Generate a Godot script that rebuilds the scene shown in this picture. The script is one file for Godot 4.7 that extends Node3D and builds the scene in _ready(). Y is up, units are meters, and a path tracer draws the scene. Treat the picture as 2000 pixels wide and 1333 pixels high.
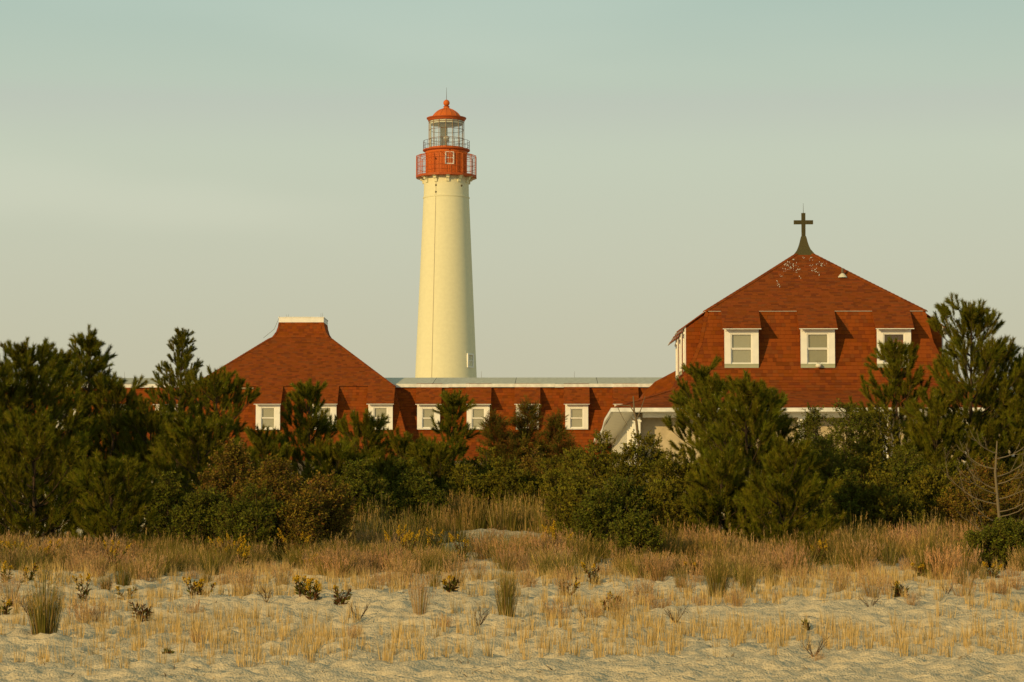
extends Node3D

# ---- picture geometry: pixels of the 2000 x 1333 photograph turned into rays ----
const FOCAL := 4800.0
const EYE := 1.7
var cam_basis := Basis.IDENTITY
var rng := RandomNumberGenerator.new()
var noise_big := FastNoiseLite.new()
var noise_mid := FastNoiseLite.new()
var noise_small := FastNoiseLite.new()
var noise_patch := FastNoiseLite.new()
var noise_foot := FastNoiseLite.new()
var used_names := {}
var M := {}

# ---------------------------------------------------------------- mesh builder
class MB:
	var v := PackedVector3Array()
	var n := PackedVector3Array()
	var c := PackedColorArray()

	func tri(a: Vector3, b: Vector3, d: Vector3, col: Color, out := Vector3.ZERO) -> void:
		var nn := (d - a).cross(b - a)
		if nn.length_squared() < 1e-16:
			return
		nn = nn.normalized()
		if out != Vector3.ZERO and nn.dot(out) < 0.0:
			var t := b
			b = d
			d = t
			nn = -nn
		v.append(a); v.append(b); v.append(d)
		n.append(nn); n.append(nn); n.append(nn)
		c.append(col); c.append(col); c.append(col)

	func quad(a: Vector3, b: Vector3, d: Vector3, e: Vector3, col: Color, out := Vector3.ZERO) -> void:
		tri(a, b, d, col, out)
		tri(a, d, e, col, out)

	func tri_s(a: Vector3, b: Vector3, d: Vector3, na: Vector3, nb: Vector3, nd: Vector3, col: Color) -> void:
		var nn := (d - a).cross(b - a)
		if nn.length_squared() < 1e-18:
			return
		if nn.dot(na + nb + nd) < 0.0:
			v.append(a); v.append(d); v.append(b)
			n.append(na); n.append(nd); n.append(nb)
		else:
			v.append(a); v.append(b); v.append(d)
			n.append(na); n.append(nb); n.append(nd)
		c.append(col); c.append(col); c.append(col)

	func quad_s(a: Vector3, b: Vector3, d: Vector3, e: Vector3, na: Vector3, nb: Vector3, nd: Vector3, ne: Vector3, col: Color) -> void:
		tri_s(a, b, d, na, nb, nd, col)
		tri_s(a, d, e, na, nd, ne, col)

	# box from corner to corner in a basis
	func box(center: Vector3, size: Vector3, col: Color, bs := Basis.IDENTITY) -> void:
		var h := size * 0.5
		var x := bs.x * h.x
		var y := bs.y * h.y
		var z := bs.z * h.z
		quad(center + x - y - z, center + x + y - z, center + x + y + z, center + x - y + z, col, x)
		quad(center - x - y - z, center - x + y - z, center - x + y + z, center - x - y + z, col, -x)
		quad(center - x + y - z, center + x + y - z, center + x + y + z, center - x + y + z, col, y)
		quad(center - x - y - z, center + x - y - z, center + x - y + z, center - x - y + z, col, -y)
		quad(center - x - y + z, center + x - y + z, center + x + y + z, center - x + y + z, col, z)
		quad(center - x - y - z, center + x - y - z, center + x + y - z, center - x + y - z, col, -z)

	func tube(pts: Array, rad: Array, sides: int, col: Color, closed_end := true) -> void:
		var rings := []
		var nrm := []
		for i in pts.size():
			var dir: Vector3
			if i == 0:
				dir = pts[1] - pts[0]
			elif i == pts.size() - 1:
				dir = pts[i] - pts[i - 1]
			else:
				dir = pts[i + 1] - pts[i - 1]
			dir = dir.normalized()
			var side := dir.cross(Vector3(0.31, 0.2, 0.93)).normalized()
			var up := side.cross(dir)
			var r := []
			var m := []
			for k in sides:
				var a := TAU * k / sides
				var o := side * cos(a) + up * sin(a)
				r.append(pts[i] + o * rad[i])
				m.append(o)
			rings.append(r)
			nrm.append(m)
		for i in pts.size() - 1:
			for k in sides:
				var l := (k + 1) % sides
				quad_s(rings[i][k], rings[i][l], rings[i + 1][l], rings[i + 1][k], nrm[i][k], nrm[i][l], nrm[i + 1][l], nrm[i + 1][k], col)
		if closed_end:
			var e: int = pts.size() - 1
			for k in range(1, sides - 1):
				tri(rings[e][0], rings[e][k], rings[e][k + 1], col, pts[e] - pts[e - 1])
				tri(rings[0][0], rings[0][k], rings[0][k + 1], col, pts[0] - pts[1])

	# profile: array of Vector2(radius, height); flat facets when smooth is false
	func lathe(profile: Array, sides: int, col: Color, smooth := true, turn := 0.0) -> void:
		for i in profile.size() - 1:
			var p: Vector2 = profile[i]
			var q: Vector2 = profile[i + 1]
			var dn := Vector2(q.y - p.y, -(q.x - p.x)).normalized()
			if p.y > q.y:
				dn = Vector2(p.y - q.y, q.x - p.x).normalized()
			if absf(p.y - q.y) < 1e-5:
				dn = Vector2(0, 1.0 if true else -1.0)
			for k in sides:
				var a := TAU * k / sides + turn
				var b := TAU * (k + 1) / sides + turn
				var ca := Vector3(cos(a), 0, sin(a))
				var cb := Vector3(cos(b), 0, sin(b))
				var v1 := ca * p.x + Vector3(0, p.y, 0)
				var v2 := cb * p.x + Vector3(0, p.y, 0)
				var v3 := cb * q.x + Vector3(0, q.y, 0)
				var v4 := ca * q.x + Vector3(0, q.y, 0)
				var na := ca * dn.x + Vector3(0, dn.y, 0)
				var nb := cb * dn.x + Vector3(0, dn.y, 0)
				if smooth:
					quad_s(v1, v2, v3, v4, na, nb, nb, na, col)
				else:
					quad(v1, v2, v3, v4, col, na + nb)

	func ball(center: Vector3, rx: float, ry: float, col: Color, seg := 12) -> void:
		for i in seg / 2:
			var a := PI * i / (seg / 2) - PI / 2
			var b := PI * (i + 1) / (seg / 2) - PI / 2
			for k in seg:
				var p := TAU * k / seg
				var q := TAU * (k + 1) / seg
				var d1 := Vector3(cos(a) * cos(p), sin(a), cos(a) * sin(p))
				var d2 := Vector3(cos(a) * cos(q), sin(a), cos(a) * sin(q))
				var d3 := Vector3(cos(b) * cos(q), sin(b), cos(b) * sin(q))
				var d4 := Vector3(cos(b) * cos(p), sin(b), cos(b) * sin(p))
				var s := Vector3(rx, ry, rx)
				quad_s(center + d1 * s, center + d2 * s, center + d3 * s, center + d4 * s, d1, d2, d3, d4, col)

	func mesh(mat: Material) -> ArrayMesh:
		var arr := []
		arr.resize(Mesh.ARRAY_MAX)
		arr[Mesh.ARRAY_VERTEX] = v
		arr[Mesh.ARRAY_NORMAL] = n
		arr[Mesh.ARRAY_COLOR] = c
		var m := ArrayMesh.new()
		if v.size() > 0:
			m.add_surface_from_arrays(Mesh.PRIMITIVE_TRIANGLES, arr)
			m.surface_set_material(0, mat)
		return m

# ---------------------------------------------------------------- helpers
func lin(r: float, g: float, b: float) -> Color:
	return Color(r, g, b).linear_to_srgb()

func px(u: float, w: float, d: float) -> Vector3:
	var dir := cam_basis * Vector3((u - 1000.0) / FOCAL, (666.5 - w) / FOCAL, -1.0)
	return Vector3(0, EYE, 0) + dir * (d / -dir.z)

func numbered(called: String) -> String:
	if not used_names.has(called):
		used_names[called] = 0
		return called
	used_names[called] += 1
	return "%s_%03d" % [called, used_names[called]]

func thing(called: String, label: String, category: String, at := Vector3.ZERO, group := "", kind := "") -> Node3D:
	var o := Node3D.new()
	o.name = numbered(called)
	add_child(o)
	o.position = at
	tag(o, label, category, group, kind)
	return o

func tag(o: Node, label: String, category: String, group := "", kind := "") -> void:
	o.set_meta("label", label)
	o.set_meta("category", category)
	if group != "":
		o.set_meta("group", group)
	if kind != "":
		o.set_meta("kind", kind)

func part(called: String, mb: MB, mat: Material, parent: Node, label := "") -> MeshInstance3D:
	var o := MeshInstance3D.new()
	o.name = called
	o.mesh = mb.mesh(mat)
	parent.add_child(o, true)
	if label != "":
		o.set_meta("label", label)
	return o

func mesh_part(called: String, m: Mesh, parent: Node, xf := Transform3D.IDENTITY) -> MeshInstance3D:
	var o := MeshInstance3D.new()
	o.name = called
	o.mesh = m
	o.transform = xf
	parent.add_child(o, true)
	return o

func vmat(rough := 0.9, tex: Texture2D = null, scale := 1.0, normal: Texture2D = null, nscale := 0.5) -> StandardMaterial3D:
	var m := StandardMaterial3D.new()
	m.vertex_color_use_as_albedo = true
	m.roughness = rough
	m.cull_mode = BaseMaterial3D.CULL_DISABLED
	m.metallic_specular = 0.3
	if tex:
		m.albedo_texture = tex
		m.uv1_triplanar = true
		m.uv1_world_triplanar = true
		m.uv1_scale = Vector3.ONE * scale
	if normal:
		m.uv1_triplanar = true
		m.uv1_world_triplanar = true
		m.uv1_scale = Vector3.ONE * scale
		m.normal_enabled = true
		m.normal_texture = normal
		m.normal_scale = nscale
	return m

func mottled(freq: float, lo: float, hi: float, seed_: int, octaves := 4, normal := false, bump := 4.0) -> NoiseTexture2D:
	var f := FastNoiseLite.new()
	f.seed = seed_
	f.frequency = freq
	f.fractal_octaves = octaves
	var t := NoiseTexture2D.new()
	t.width = 512
	t.height = 512
	t.seamless = true
	t.noise = f
	if normal:
		t.as_normal_map = true
		t.bump_strength = bump
	else:
		var g := Gradient.new()
		g.set_color(0, Color(lo, lo, lo))
		g.set_color(1, Color(hi, hi, hi))
		t.color_ramp = g
	return t

# ---------------------------------------------------------------- terrain
const DUNE_D := [0.0, 26.0, 30.0, 35.0, 40.0, 50.0, 60.0, 75.0, 100.0, 200.0, 4000.0]
const DUNE_H := [0.0, 0.0, 0.07, 0.22, 0.40, 0.62, 0.90, 1.15, 1.1, 0.9, 0.9]

func base_height(x: float, d: float) -> float:
	var h := 0.9
	for i in DUNE_D.size() - 1:
		if d <= DUNE_D[i + 1]:
			h = lerpf(DUNE_H[i], DUNE_H[i + 1], clampf((d - DUNE_D[i]) / (DUNE_D[i + 1] - DUNE_D[i]), 0.0, 1.0))
			break
	h += 0.38 * exp(-pow((x + 1.3) / 3.4, 2.0)) * smoothstep(50.0, 66.0, d) * (1.0 - smoothstep(74.0, 95.0, d))
	return h

func height(x: float, d: float) -> float:
	var h := base_height(x, d)
	if d < 90.0 and d > 15.0:
		h += noise_big.get_noise_2d(x, d) * 0.16 * smoothstep(24.0, 34.0, d)
		h += noise_mid.get_noise_2d(x * 0.8, d) * 0.045
		h += noise_small.get_noise_2d(x * 0.7, d) * 0.075
		h += clampf(noise_foot.get_noise_2d(x * 0.9, d * 0.8) + 0.55, -0.2, 0.5) * 0.085
	return h

# ground point under a photograph pixel
func ground_px(u: float, w: float) -> Vector3:
	var d := 22.0
	while d < 90.0:
		var p := px(u, w, d)
		if base_height(p.x, d) >= p.y:
			return Vector3(p.x, height(p.x, d), -d)
		d += 0.1
	var q := px(u, w, 80.0)
	return Vector3(q.x, height(q.x, 80.0), -80.0)

func build_ground() -> void:
	var vv := PackedVector3Array()
	var nn := PackedVector3Array()
	var ii := PackedInt32Array()
	for patch in [[-14.0, 12.0, 19.0, 51.0, 0.065, 0.065, 0.0], [-24.0, 21.0, 50.8, 84.0, 0.16, 0.16, -0.01], [-3000.0, 3000.0, -1500.0, 5000.0, 0, 0, -0.35]]:
		var xs := []
		var ds := []
		if patch[4] > 0.0:
			var x: float = patch[0]
			while x <= patch[1]:
				xs.append(x); x += patch[4]
			var d: float = patch[2]
			while d <= patch[3]:
				ds.append(d); d += patch[5]
		else:
			xs = [-3000, -1000, -400, -200, -120, -80, -60, -45, -35, -28, -23.5, -18, -13.5, -8, 0, 6, 11.5, 16, 20.5, 25, 32, 45, 60, 80, 120, 200, 400, 1000, 3000]
			ds = [-1500, -400, -100, -30, -10, 0, 8, 14, 19.3, 25, 32, 40, 50, 60, 70, 83.5, 86, 95, 110, 140, 180, 240, 320, 500, 1000, 2500, 5000]
		var start := vv.size()
		for d in ds:
			for x in xs:
				var y := height(x, d)
				if patch[4] == 0.0:
					y = base_height(x, maxf(d, 0.0))
					var inner: bool = (x > -13.9 and x < 11.9 and d > 19.1 and d < 52.0) or (x > -23.9 and x < 20.9 and d > 49.0 and d < 83.9)
					if inner:
						y -= 0.6
				vv.append(Vector3(x, y + (patch[6] if patch[4] > 0.0 else 0.0), -d))
		var w := xs.size()
		for j in ds.size():
			for i in w:
				var a := vv[start + j * w + maxi(i - 1, 0)]
				var b := vv[start + j * w + mini(i + 1, w - 1)]
				var c := vv[start + maxi(j - 1, 0) * w + i]
				var e := vv[start + mini(j + 1, ds.size() - 1) * w + i]
				var q := (b - a).cross(e - c).normalized()
				nn.append(q if q.y > 0.0 else -q)
		for j in ds.size() - 1:
			for i in w - 1:
				var a := start + j * w + i
				ii.append(a); ii.append(a + w); ii.append(a + 1)
				ii.append(a + 1); ii.append(a + w); ii.append(a + w + 1)
	var arr := []
	arr.resize(Mesh.ARRAY_MAX)
	arr[Mesh.ARRAY_VERTEX] = vv
	arr[Mesh.ARRAY_NORMAL] = nn
	arr[Mesh.ARRAY_INDEX] = ii
	var m := ArrayMesh.new()
	m.add_surface_from_arrays(Mesh.PRIMITIVE_TRIANGLES, arr)
	m.surface_set_material(0, M.sand)
	var o := MeshInstance3D.new()
	o.name = "beach_ground"
	o.mesh = m
	add_child(o)
	tag(o, "pale wind-rippled beach sand rising to the dune", "sand", "", "structure")

# ---------------------------------------------------------------- shingled faces
const RED := Color(0.295, 0.069, 0.008)
var shingle_meshes := []
var shingle_count := 0

func shingle_tone() -> Color:
	var k := rng.randf()
	var f := rng.randf_range(0.90, 1.10)
	if k < 0.22:
		return Color(0.215 * f, 0.050 * f, 0.008 * f)
	if k < 0.30:
		return Color(0.315 * f, 0.067 * f, 0.010 * f)
	if k < 0.40:
		return Color(0.25 * f, 0.068 * f, 0.014 * f)
	return Color(RED.r * f, RED.g * f, RED.b * f)

# planar face: tl, tr top edge; bl, br bottom edge. single: node that receives single shingles
func shingle_face(mb: MB, tl: Vector3, tr: Vector3, bl: Vector3, br: Vector3, out: Vector3, course: float, wid: float, single: Node = null, skips := []) -> void:
	var nrm := (tr - bl).cross(br - tl).normalized()
	if nrm.dot(out) < 0.0:
		nrm = -nrm
	mb.quad(tl, tr, br, bl, RED, nrm)
	var slope := ((tl + tr) * 0.5 - (bl + br) * 0.5).length()
	var rows := maxi(1, int(round(slope / course)))
	for j in rows:
		var t0 := float(j) / rows
		var t1 := float(j + 1) / rows
		var a := bl.lerp(tl, t0)
		var b := br.lerp(tr, t0)
		var a1 := bl.lerp(tl, t1)
		var b1 := br.lerp(tr, t1)
		var length := a.distance_to(b)
		if length < 0.03:
			continue
		var s := -rng.randf() * wid
		while s < length:
			var w := wid * rng.randf_range(0.62, 1.3)
			var s0 := maxf(s, 0.0)
			var s1 := minf(s + w - 0.006, length)
			s += w
			if s1 - s0 < 0.02:
				continue
			var p0 := a.lerp(b, s0 / length)
			var p1 := a.lerp(b, s1 / length)
			var l1 := a1.distance_to(b1)
			var e := (b - a) / length
			# upper corners stay straight above, clipped to the face
			var up := nrm.cross(e)
			if up.dot(tl - bl) < 0.0:
				up = -up
			var rise := ((a1 + b1) * 0.5 - (a + b) * 0.5).dot(up)
			var q0 := p0 + up * rise
			var q1 := p1 + up * rise
			if l1 > 0.001:
				var f0 := clampf((q0 - a1).dot(e), 0.0, l1)
				var f1 := clampf((q1 - a1).dot(e), 0.0, l1)
				q0 = a1 + e * f0
				q1 = a1 + e * f1
			else:
				q0 = a1
				q1 = a1
			var skip := false
			var mid := (p0 + p1) * 0.5
			for k in skips:
				if mid.x > k[0] and mid.x < k[1] and mid.y > k[2] and mid.y < k[3]:
					skip = true
			if skip:
				continue
			var thick := rng.randf_range(0.020, 0.032) if course > 0.17 else rng.randf_range(0.007, 0.013)
			if single != null and shingle_count < 300 and s1 - s0 > 0.17:
				shingle_count += 1
				var sm: Mesh = shingle_meshes[rng.randi() % shingle_meshes.size()]
				var xf := Transform3D(Basis(e * (s1 - s0), up * rise, nrm * thick / 0.02), mid)
				mesh_part("shingle", sm, single, xf)
				continue
			var col := shingle_tone()
			var lift := nrm * thick
			mb.quad(p0 + lift, p1 + lift, q1 + nrm * 0.003, q0 + nrm * 0.003, col, nrm)
			mb.quad(p0, p1, p1 + lift, p0 + lift, col, -up)
			mb.tri(p0, p0 + lift, q0 + nrm * 0.003, col, -e)
			mb.tri(p1, p1 + lift, q1 + nrm * 0.003, col, e)

func make_shingle_meshes() -> void:
	for i in 8:
		var mb := MB.new()
		var col := shingle_tone()
		var a := Vector3(-0.5, 0, 0)
		var b := Vector3(0.5, 0, 0)
		var z := Vector3(0, 0, 0.02)
		var z2 := Vector3(0, 1, 0.003)
		mb.quad(a + z, b + z, b + z2, a + z2, col, Vector3(0, 0.02, 1))
		mb.quad(a, b, b + z, a + z, col, Vector3.DOWN)
		mb.tri(a, a + z, a + z2, col, Vector3.LEFT)
		mb.tri(b, b + z, b + z2, col, Vector3.RIGHT)
		shingle_meshes.append(mb.mesh(M.shingle))

# rings: array of [offset outward, height]; rect [x1, x2, zfront, zback]; sides to do
func ring_corner(rect: Array, o: float, y: float, k: int) -> Vector3:
	var x1: float = rect[0] - o
	var x2: float = rect[1] + o
	var zf: float = rect[2] + o
	var zb: float = rect[3] - o
	return [Vector3(x1, y, zf), Vector3(x2, y, zf), Vector3(x2, y, zb), Vector3(x1, y, zb)][k]

func ring_roof(mb: MB, rect: Array, rings: Array, course: float, wid: float, front_single: Node = null, skips := []) -> void:
	var outs := [Vector3(0, 0.4, 1), Vector3(1, 0.4, 0), Vector3(0, 0.4, -1), Vector3(-1, 0.4, 0)]
	for i in rings.size() - 1:
		for k in 4:
			var t: Array = rings[i]
			var b: Array = rings[i + 1]
			var tl := ring_corner(rect, t[0], t[1], k)
			var tr := ring_corner(rect, t[0], t[1], (k + 1) % 4)
			var bl := ring_corner(rect, b[0], b[1], k)
			var br := ring_corner(rect, b[0], b[1], (k + 1) % 4)
			if k == 2:
				mb.quad(tl, tr, br, bl, RED, outs[k])
			else:
				shingle_face(mb, tl, tr, bl, br, outs[k], course, wid, front_single if k == 0 else null, skips if k == 0 else [])

# hip boards along a corner of the rings
func hip_board(rect: Array, rings: Array, corner: int, wide: float, parent: Node) -> void:
	var mb := MB.new()
	var ctr := Vector3((rect[0] + rect[1]) * 0.5, 0, (rect[2] + rect[3]) * 0.5)
	for i in rings.size() - 1:
		var a := ring_corner(rect, rings[i][0], rings[i][1], corner)
		var b := ring_corner(rect, rings[i + 1][0], rings[i + 1][1], corner)
		var n1 := maxi(1, int(a.distance_to(b) / 0.24))
		for j in n1:
			var p := a.lerp(b, float(j) / n1)
			var q := a.lerp(b, float(j + 1) / n1)
			var dir := (q - p).normalized()
			var outw := p - ctr
			outw.y = 0
			outw = (outw.normalized() + Vector3(0, 0.5, 0)).normalized()
			outw = (outw - dir * outw.dot(dir)).normalized()
			var col := shingle_tone()
			for sgn in [-1.0, 1.0]:
				var axis: Vector3 = Vector3(sgn, 0, 0) if true else Vector3.ZERO
				var tx := Vector3(1, 0, 0) if corner in [1, 2] else Vector3(-1, 0, 0)
				var tz := Vector3(0, 0, 1) if corner in [0, 1] else Vector3(0, 0, -1)
				# lies on the two faces next to the corner
				axis = -tx if sgn < 0 else -tz
				axis = (axis - dir * axis.dot(dir)).normalized()
				var l0 := outw * 0.03
				var l1 := outw * 0.045
				mb.quad(p + l0, q + l1, q + l1 + axis * wide - outw * 0.0, p + l0 + axis * wide, col, outw)
				mb.quad(q + l1, q + l1 + axis * wide, q + axis * wide, q, col, dir)
				mb.quad(p + axis * wide, q + axis * wide, q + l1 + axis * wide, p + l0 + axis * wide, col, axis)
	part("hip_cap", mb, M.shingle, parent)

# plastered reveal and room behind a window: four sides and a back, open to the front
func room_box(mb: MB, front: Vector3, hx: float, hy: float, deep: float) -> void:
	var col := Color(0.72, 0.69, 0.62)
	var c := [Vector3(-hx, -hy, 0), Vector3(hx, -hy, 0), Vector3(hx, hy, 0), Vector3(-hx, hy, 0)]
	var back := Vector3(0, 0, -deep)
	for k in 4:
		var a: Vector3 = front + c[k]
		var b: Vector3 = front + c[(k + 1) % 4]
		mb.quad(a, b, b + back, a + back, col, front - (a + b) * 0.5)
	mb.quad(front + c[0] + back, front + c[1] + back, front + c[2] + back, front + c[3] + back, col, Vector3(0, 0, 1))

# ---------------------------------------------------------------- dormer
# at: middle of the eave line; yaw: turn (0 faces the camera); z outward
func dormer(parent: Node, at: Vector3, yaw: float, spec: Dictionary) -> Node3D:
	var r := Node3D.new()
	r.name = "dormer"
	parent.add_child(r, true)
	r.position = at
	r.rotation.y = yaw
	var W: float = spec.w
	var zw: float = spec.zw
	var zo: float = spec.zo
	var drop: float = spec.drop
	var bot: float = spec.bot
	var hw := W * 0.5
	var k := drop / zo
	var white := Color(0.86, 0.845, 0.80)
	# roof slab with shingles
	var mb := MB.new()
	var rw := hw + 0.09
	var top := Vector3(0, 0.02, -0.05)
	var low := Vector3(0, -drop, zo)
	var X := Vector3(1, 0, 0)
	shingle_face(mb, top - X * rw + Vector3(0, 0.05, 0), top + X * rw + Vector3(0, 0.05, 0), low - X * rw + Vector3(0, 0.05, 0), low + X * rw + Vector3(0, 0.05, 0), Vector3(0, 1, 1), 0.13, 0.28)
	mb.quad(top - X * rw, top - X * rw + Vector3(0, 0.05, 0), low - X * rw + Vector3(0, 0.05, 0), low - X * rw, RED, -X)
	mb.quad(top + X * rw, top + X * rw + Vector3(0, 0.05, 0), low + X * rw + Vector3(0, 0.05, 0), low + X * rw, RED, X)
	part("dormer_roof", mb, M.shingle, r)
	# white soffit, rake and eave edge
	mb = MB.new()
	mb.quad(top - X * rw, top + X * rw, low + X * rw, low - X * rw, white, Vector3(0, -1, -1))
	mb.box(low + Vector3(0, 0.022, 0.010), Vector3(rw * 2 + 0.01, 0.03, 0.02), white)
	part("soffit_trim", mb, M.paint, r)
	# cheeks
	var ytop := -k * zw
	for s in [-1.0, 1.0]:
		mb = MB.new()
		var rows := int((-bot - 0.1) / 0.16)
		for j in rows:
			var y0 := bot + (0.02 - bot) * j / rows
			var y1 := bot + (0.02 - bot) * (j + 1) / rows
			var z1 := zw - 0.02
			if y1 > ytop:
				z1 = clampf(-y1 / k, 0.0, zw - 0.02)
			var z := -0.15 - rng.randf() * 0.2
			while z < z1:
				var ze := minf(z + rng.randf_range(0.2, 0.38), z1)
				var x0: float = s * (hw - 0.02)
				var xo: float = s * (hw)
				mb.quad(Vector3(xo, y0, z), Vector3(xo, y0, ze), Vector3(x0, y1, ze), Vector3(x0, y1, z), shingle_tone(), Vector3(s, 0, 0))
				mb.quad(Vector3(xo, y0, z), Vector3(xo, y0, ze), Vector3(x0, y0, ze), Vector3(x0, y0, z), RED, Vector3.DOWN)
				z = ze + 0.004
		var tri_top := Vector3(s * (hw - 0.025), 0, -0.15)
		mb.quad(tri_top, Vector3(s * (hw - 0.025), bot, -0.15), Vector3(s * (hw - 0.025), bot, zw - 0.02), Vector3(s * (hw - 0.025), ytop, zw - 0.02), RED, Vector3(s, 0, 0))
		part("cheek", mb, M.shingle, r)
	# trim boards
	var ow: float = spec.ow
	var oh: float = spec.oh
	var oy: float = spec.oy      # opening bottom
	var jw := (W - ow) * 0.5
	for s in [-1.0, 1.0]:
		mb = MB.new()
		mb.box(Vector3(s * (hw - jw * 0.5), (ytop + oy) * 0.5, zw), Vector3(jw, ytop - oy, 0.06), white)
		part("jamb_board", mb, M.paint, r)
	mb = MB.new()
	mb.box(Vector3(0, (ytop + oy + oh) * 0.5, zw - 0.004), Vector3(ow, ytop - oy - oh, 0.05), white)
	mb.box(Vector3(-0.02, spec.head, zw + 0.05), Vector3(W * 0.94, 0.10, 0.05), white)
	part("head_board", mb, M.paint, r)
	mb = MB.new()
	var sillcol: Color = spec.sill
	mb.box(Vector3(0, (oy + bot) * 0.5, zw), Vector3(W, oy - bot - 0.003, 0.055), sillcol)
	mb.box(Vector3(0, oy - 0.03, zw + 0.035), Vector3(W, 0.03, 0.03), sillcol)
	part("sill", mb, M.paint, r)
	# sashes
	var fr := 0.055
	for up in [0, 1]:
		mb = MB.new()
		var h := oh * 0.5
		var yc: float = oy + h * (0.5 + up)
		var zs := zw - 0.02 - (0.0 if up == 1 else 0.03)
		mb.box(Vector3(-(ow - fr) * 0.5, yc, zs), Vector3(fr, h, 0.035), white)
		mb.box(Vector3((ow - fr) * 0.5, yc, zs), Vector3(fr, h, 0.035), white)
		mb.box(Vector3(0, yc + (h - fr * 0.8) * 0.5, zs), Vector3(ow - 2 * fr - 0.002, fr * 0.8, 0.034), white)
		mb.box(Vector3(0, yc - (h - fr * 0.8) * 0.5, zs), Vector3(ow - 2 * fr - 0.002, fr * 0.8 + (0.03 if up == 0 else 0.0), 0.034), white)
		part("sash_frame", mb, M.paint, r)
		mb = MB.new()
		var gx := ow * 0.5 - fr
		var gy := h * 0.5 - fr * 0.6
		mb.quad(Vector3(-gx, yc - gy, zs), Vector3(gx, yc - gy, zs), Vector3(gx, yc + gy, zs), Vector3(-gx, yc + gy, zs), Color(1, 1, 1), Vector3(0, 0, 1))
		part("pane", mb, M.glass, r)
	# drawn blind behind the glass and the dark room behind it
	mb = MB.new()
	var bl: float = spec.get("blind", 1.0)
	if bl > 0.0:
		mb.quad(Vector3(-ow * 0.48, oy + oh * (1.0 - bl), zw - 0.10), Vector3(ow * 0.48, oy + oh * (1.0 - bl), zw - 0.10), Vector3(ow * 0.48, oy + oh, zw - 0.10), Vector3(-ow * 0.48, oy + oh, zw - 0.10), spec.get("blind_color", Color(0.36, 0.34, 0.25)), Vector3(0, 0, 1))
		part("blind", mb, M.cloth, r)
	mb = MB.new()
	room_box(mb, Vector3(0, oy + oh * 0.5, zw - 0.06), ow * 0.5 + 0.12, oh * 0.5 + 0.05, 3.0)
	part("room_lining", mb, M.plain, r)
	return r

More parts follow.
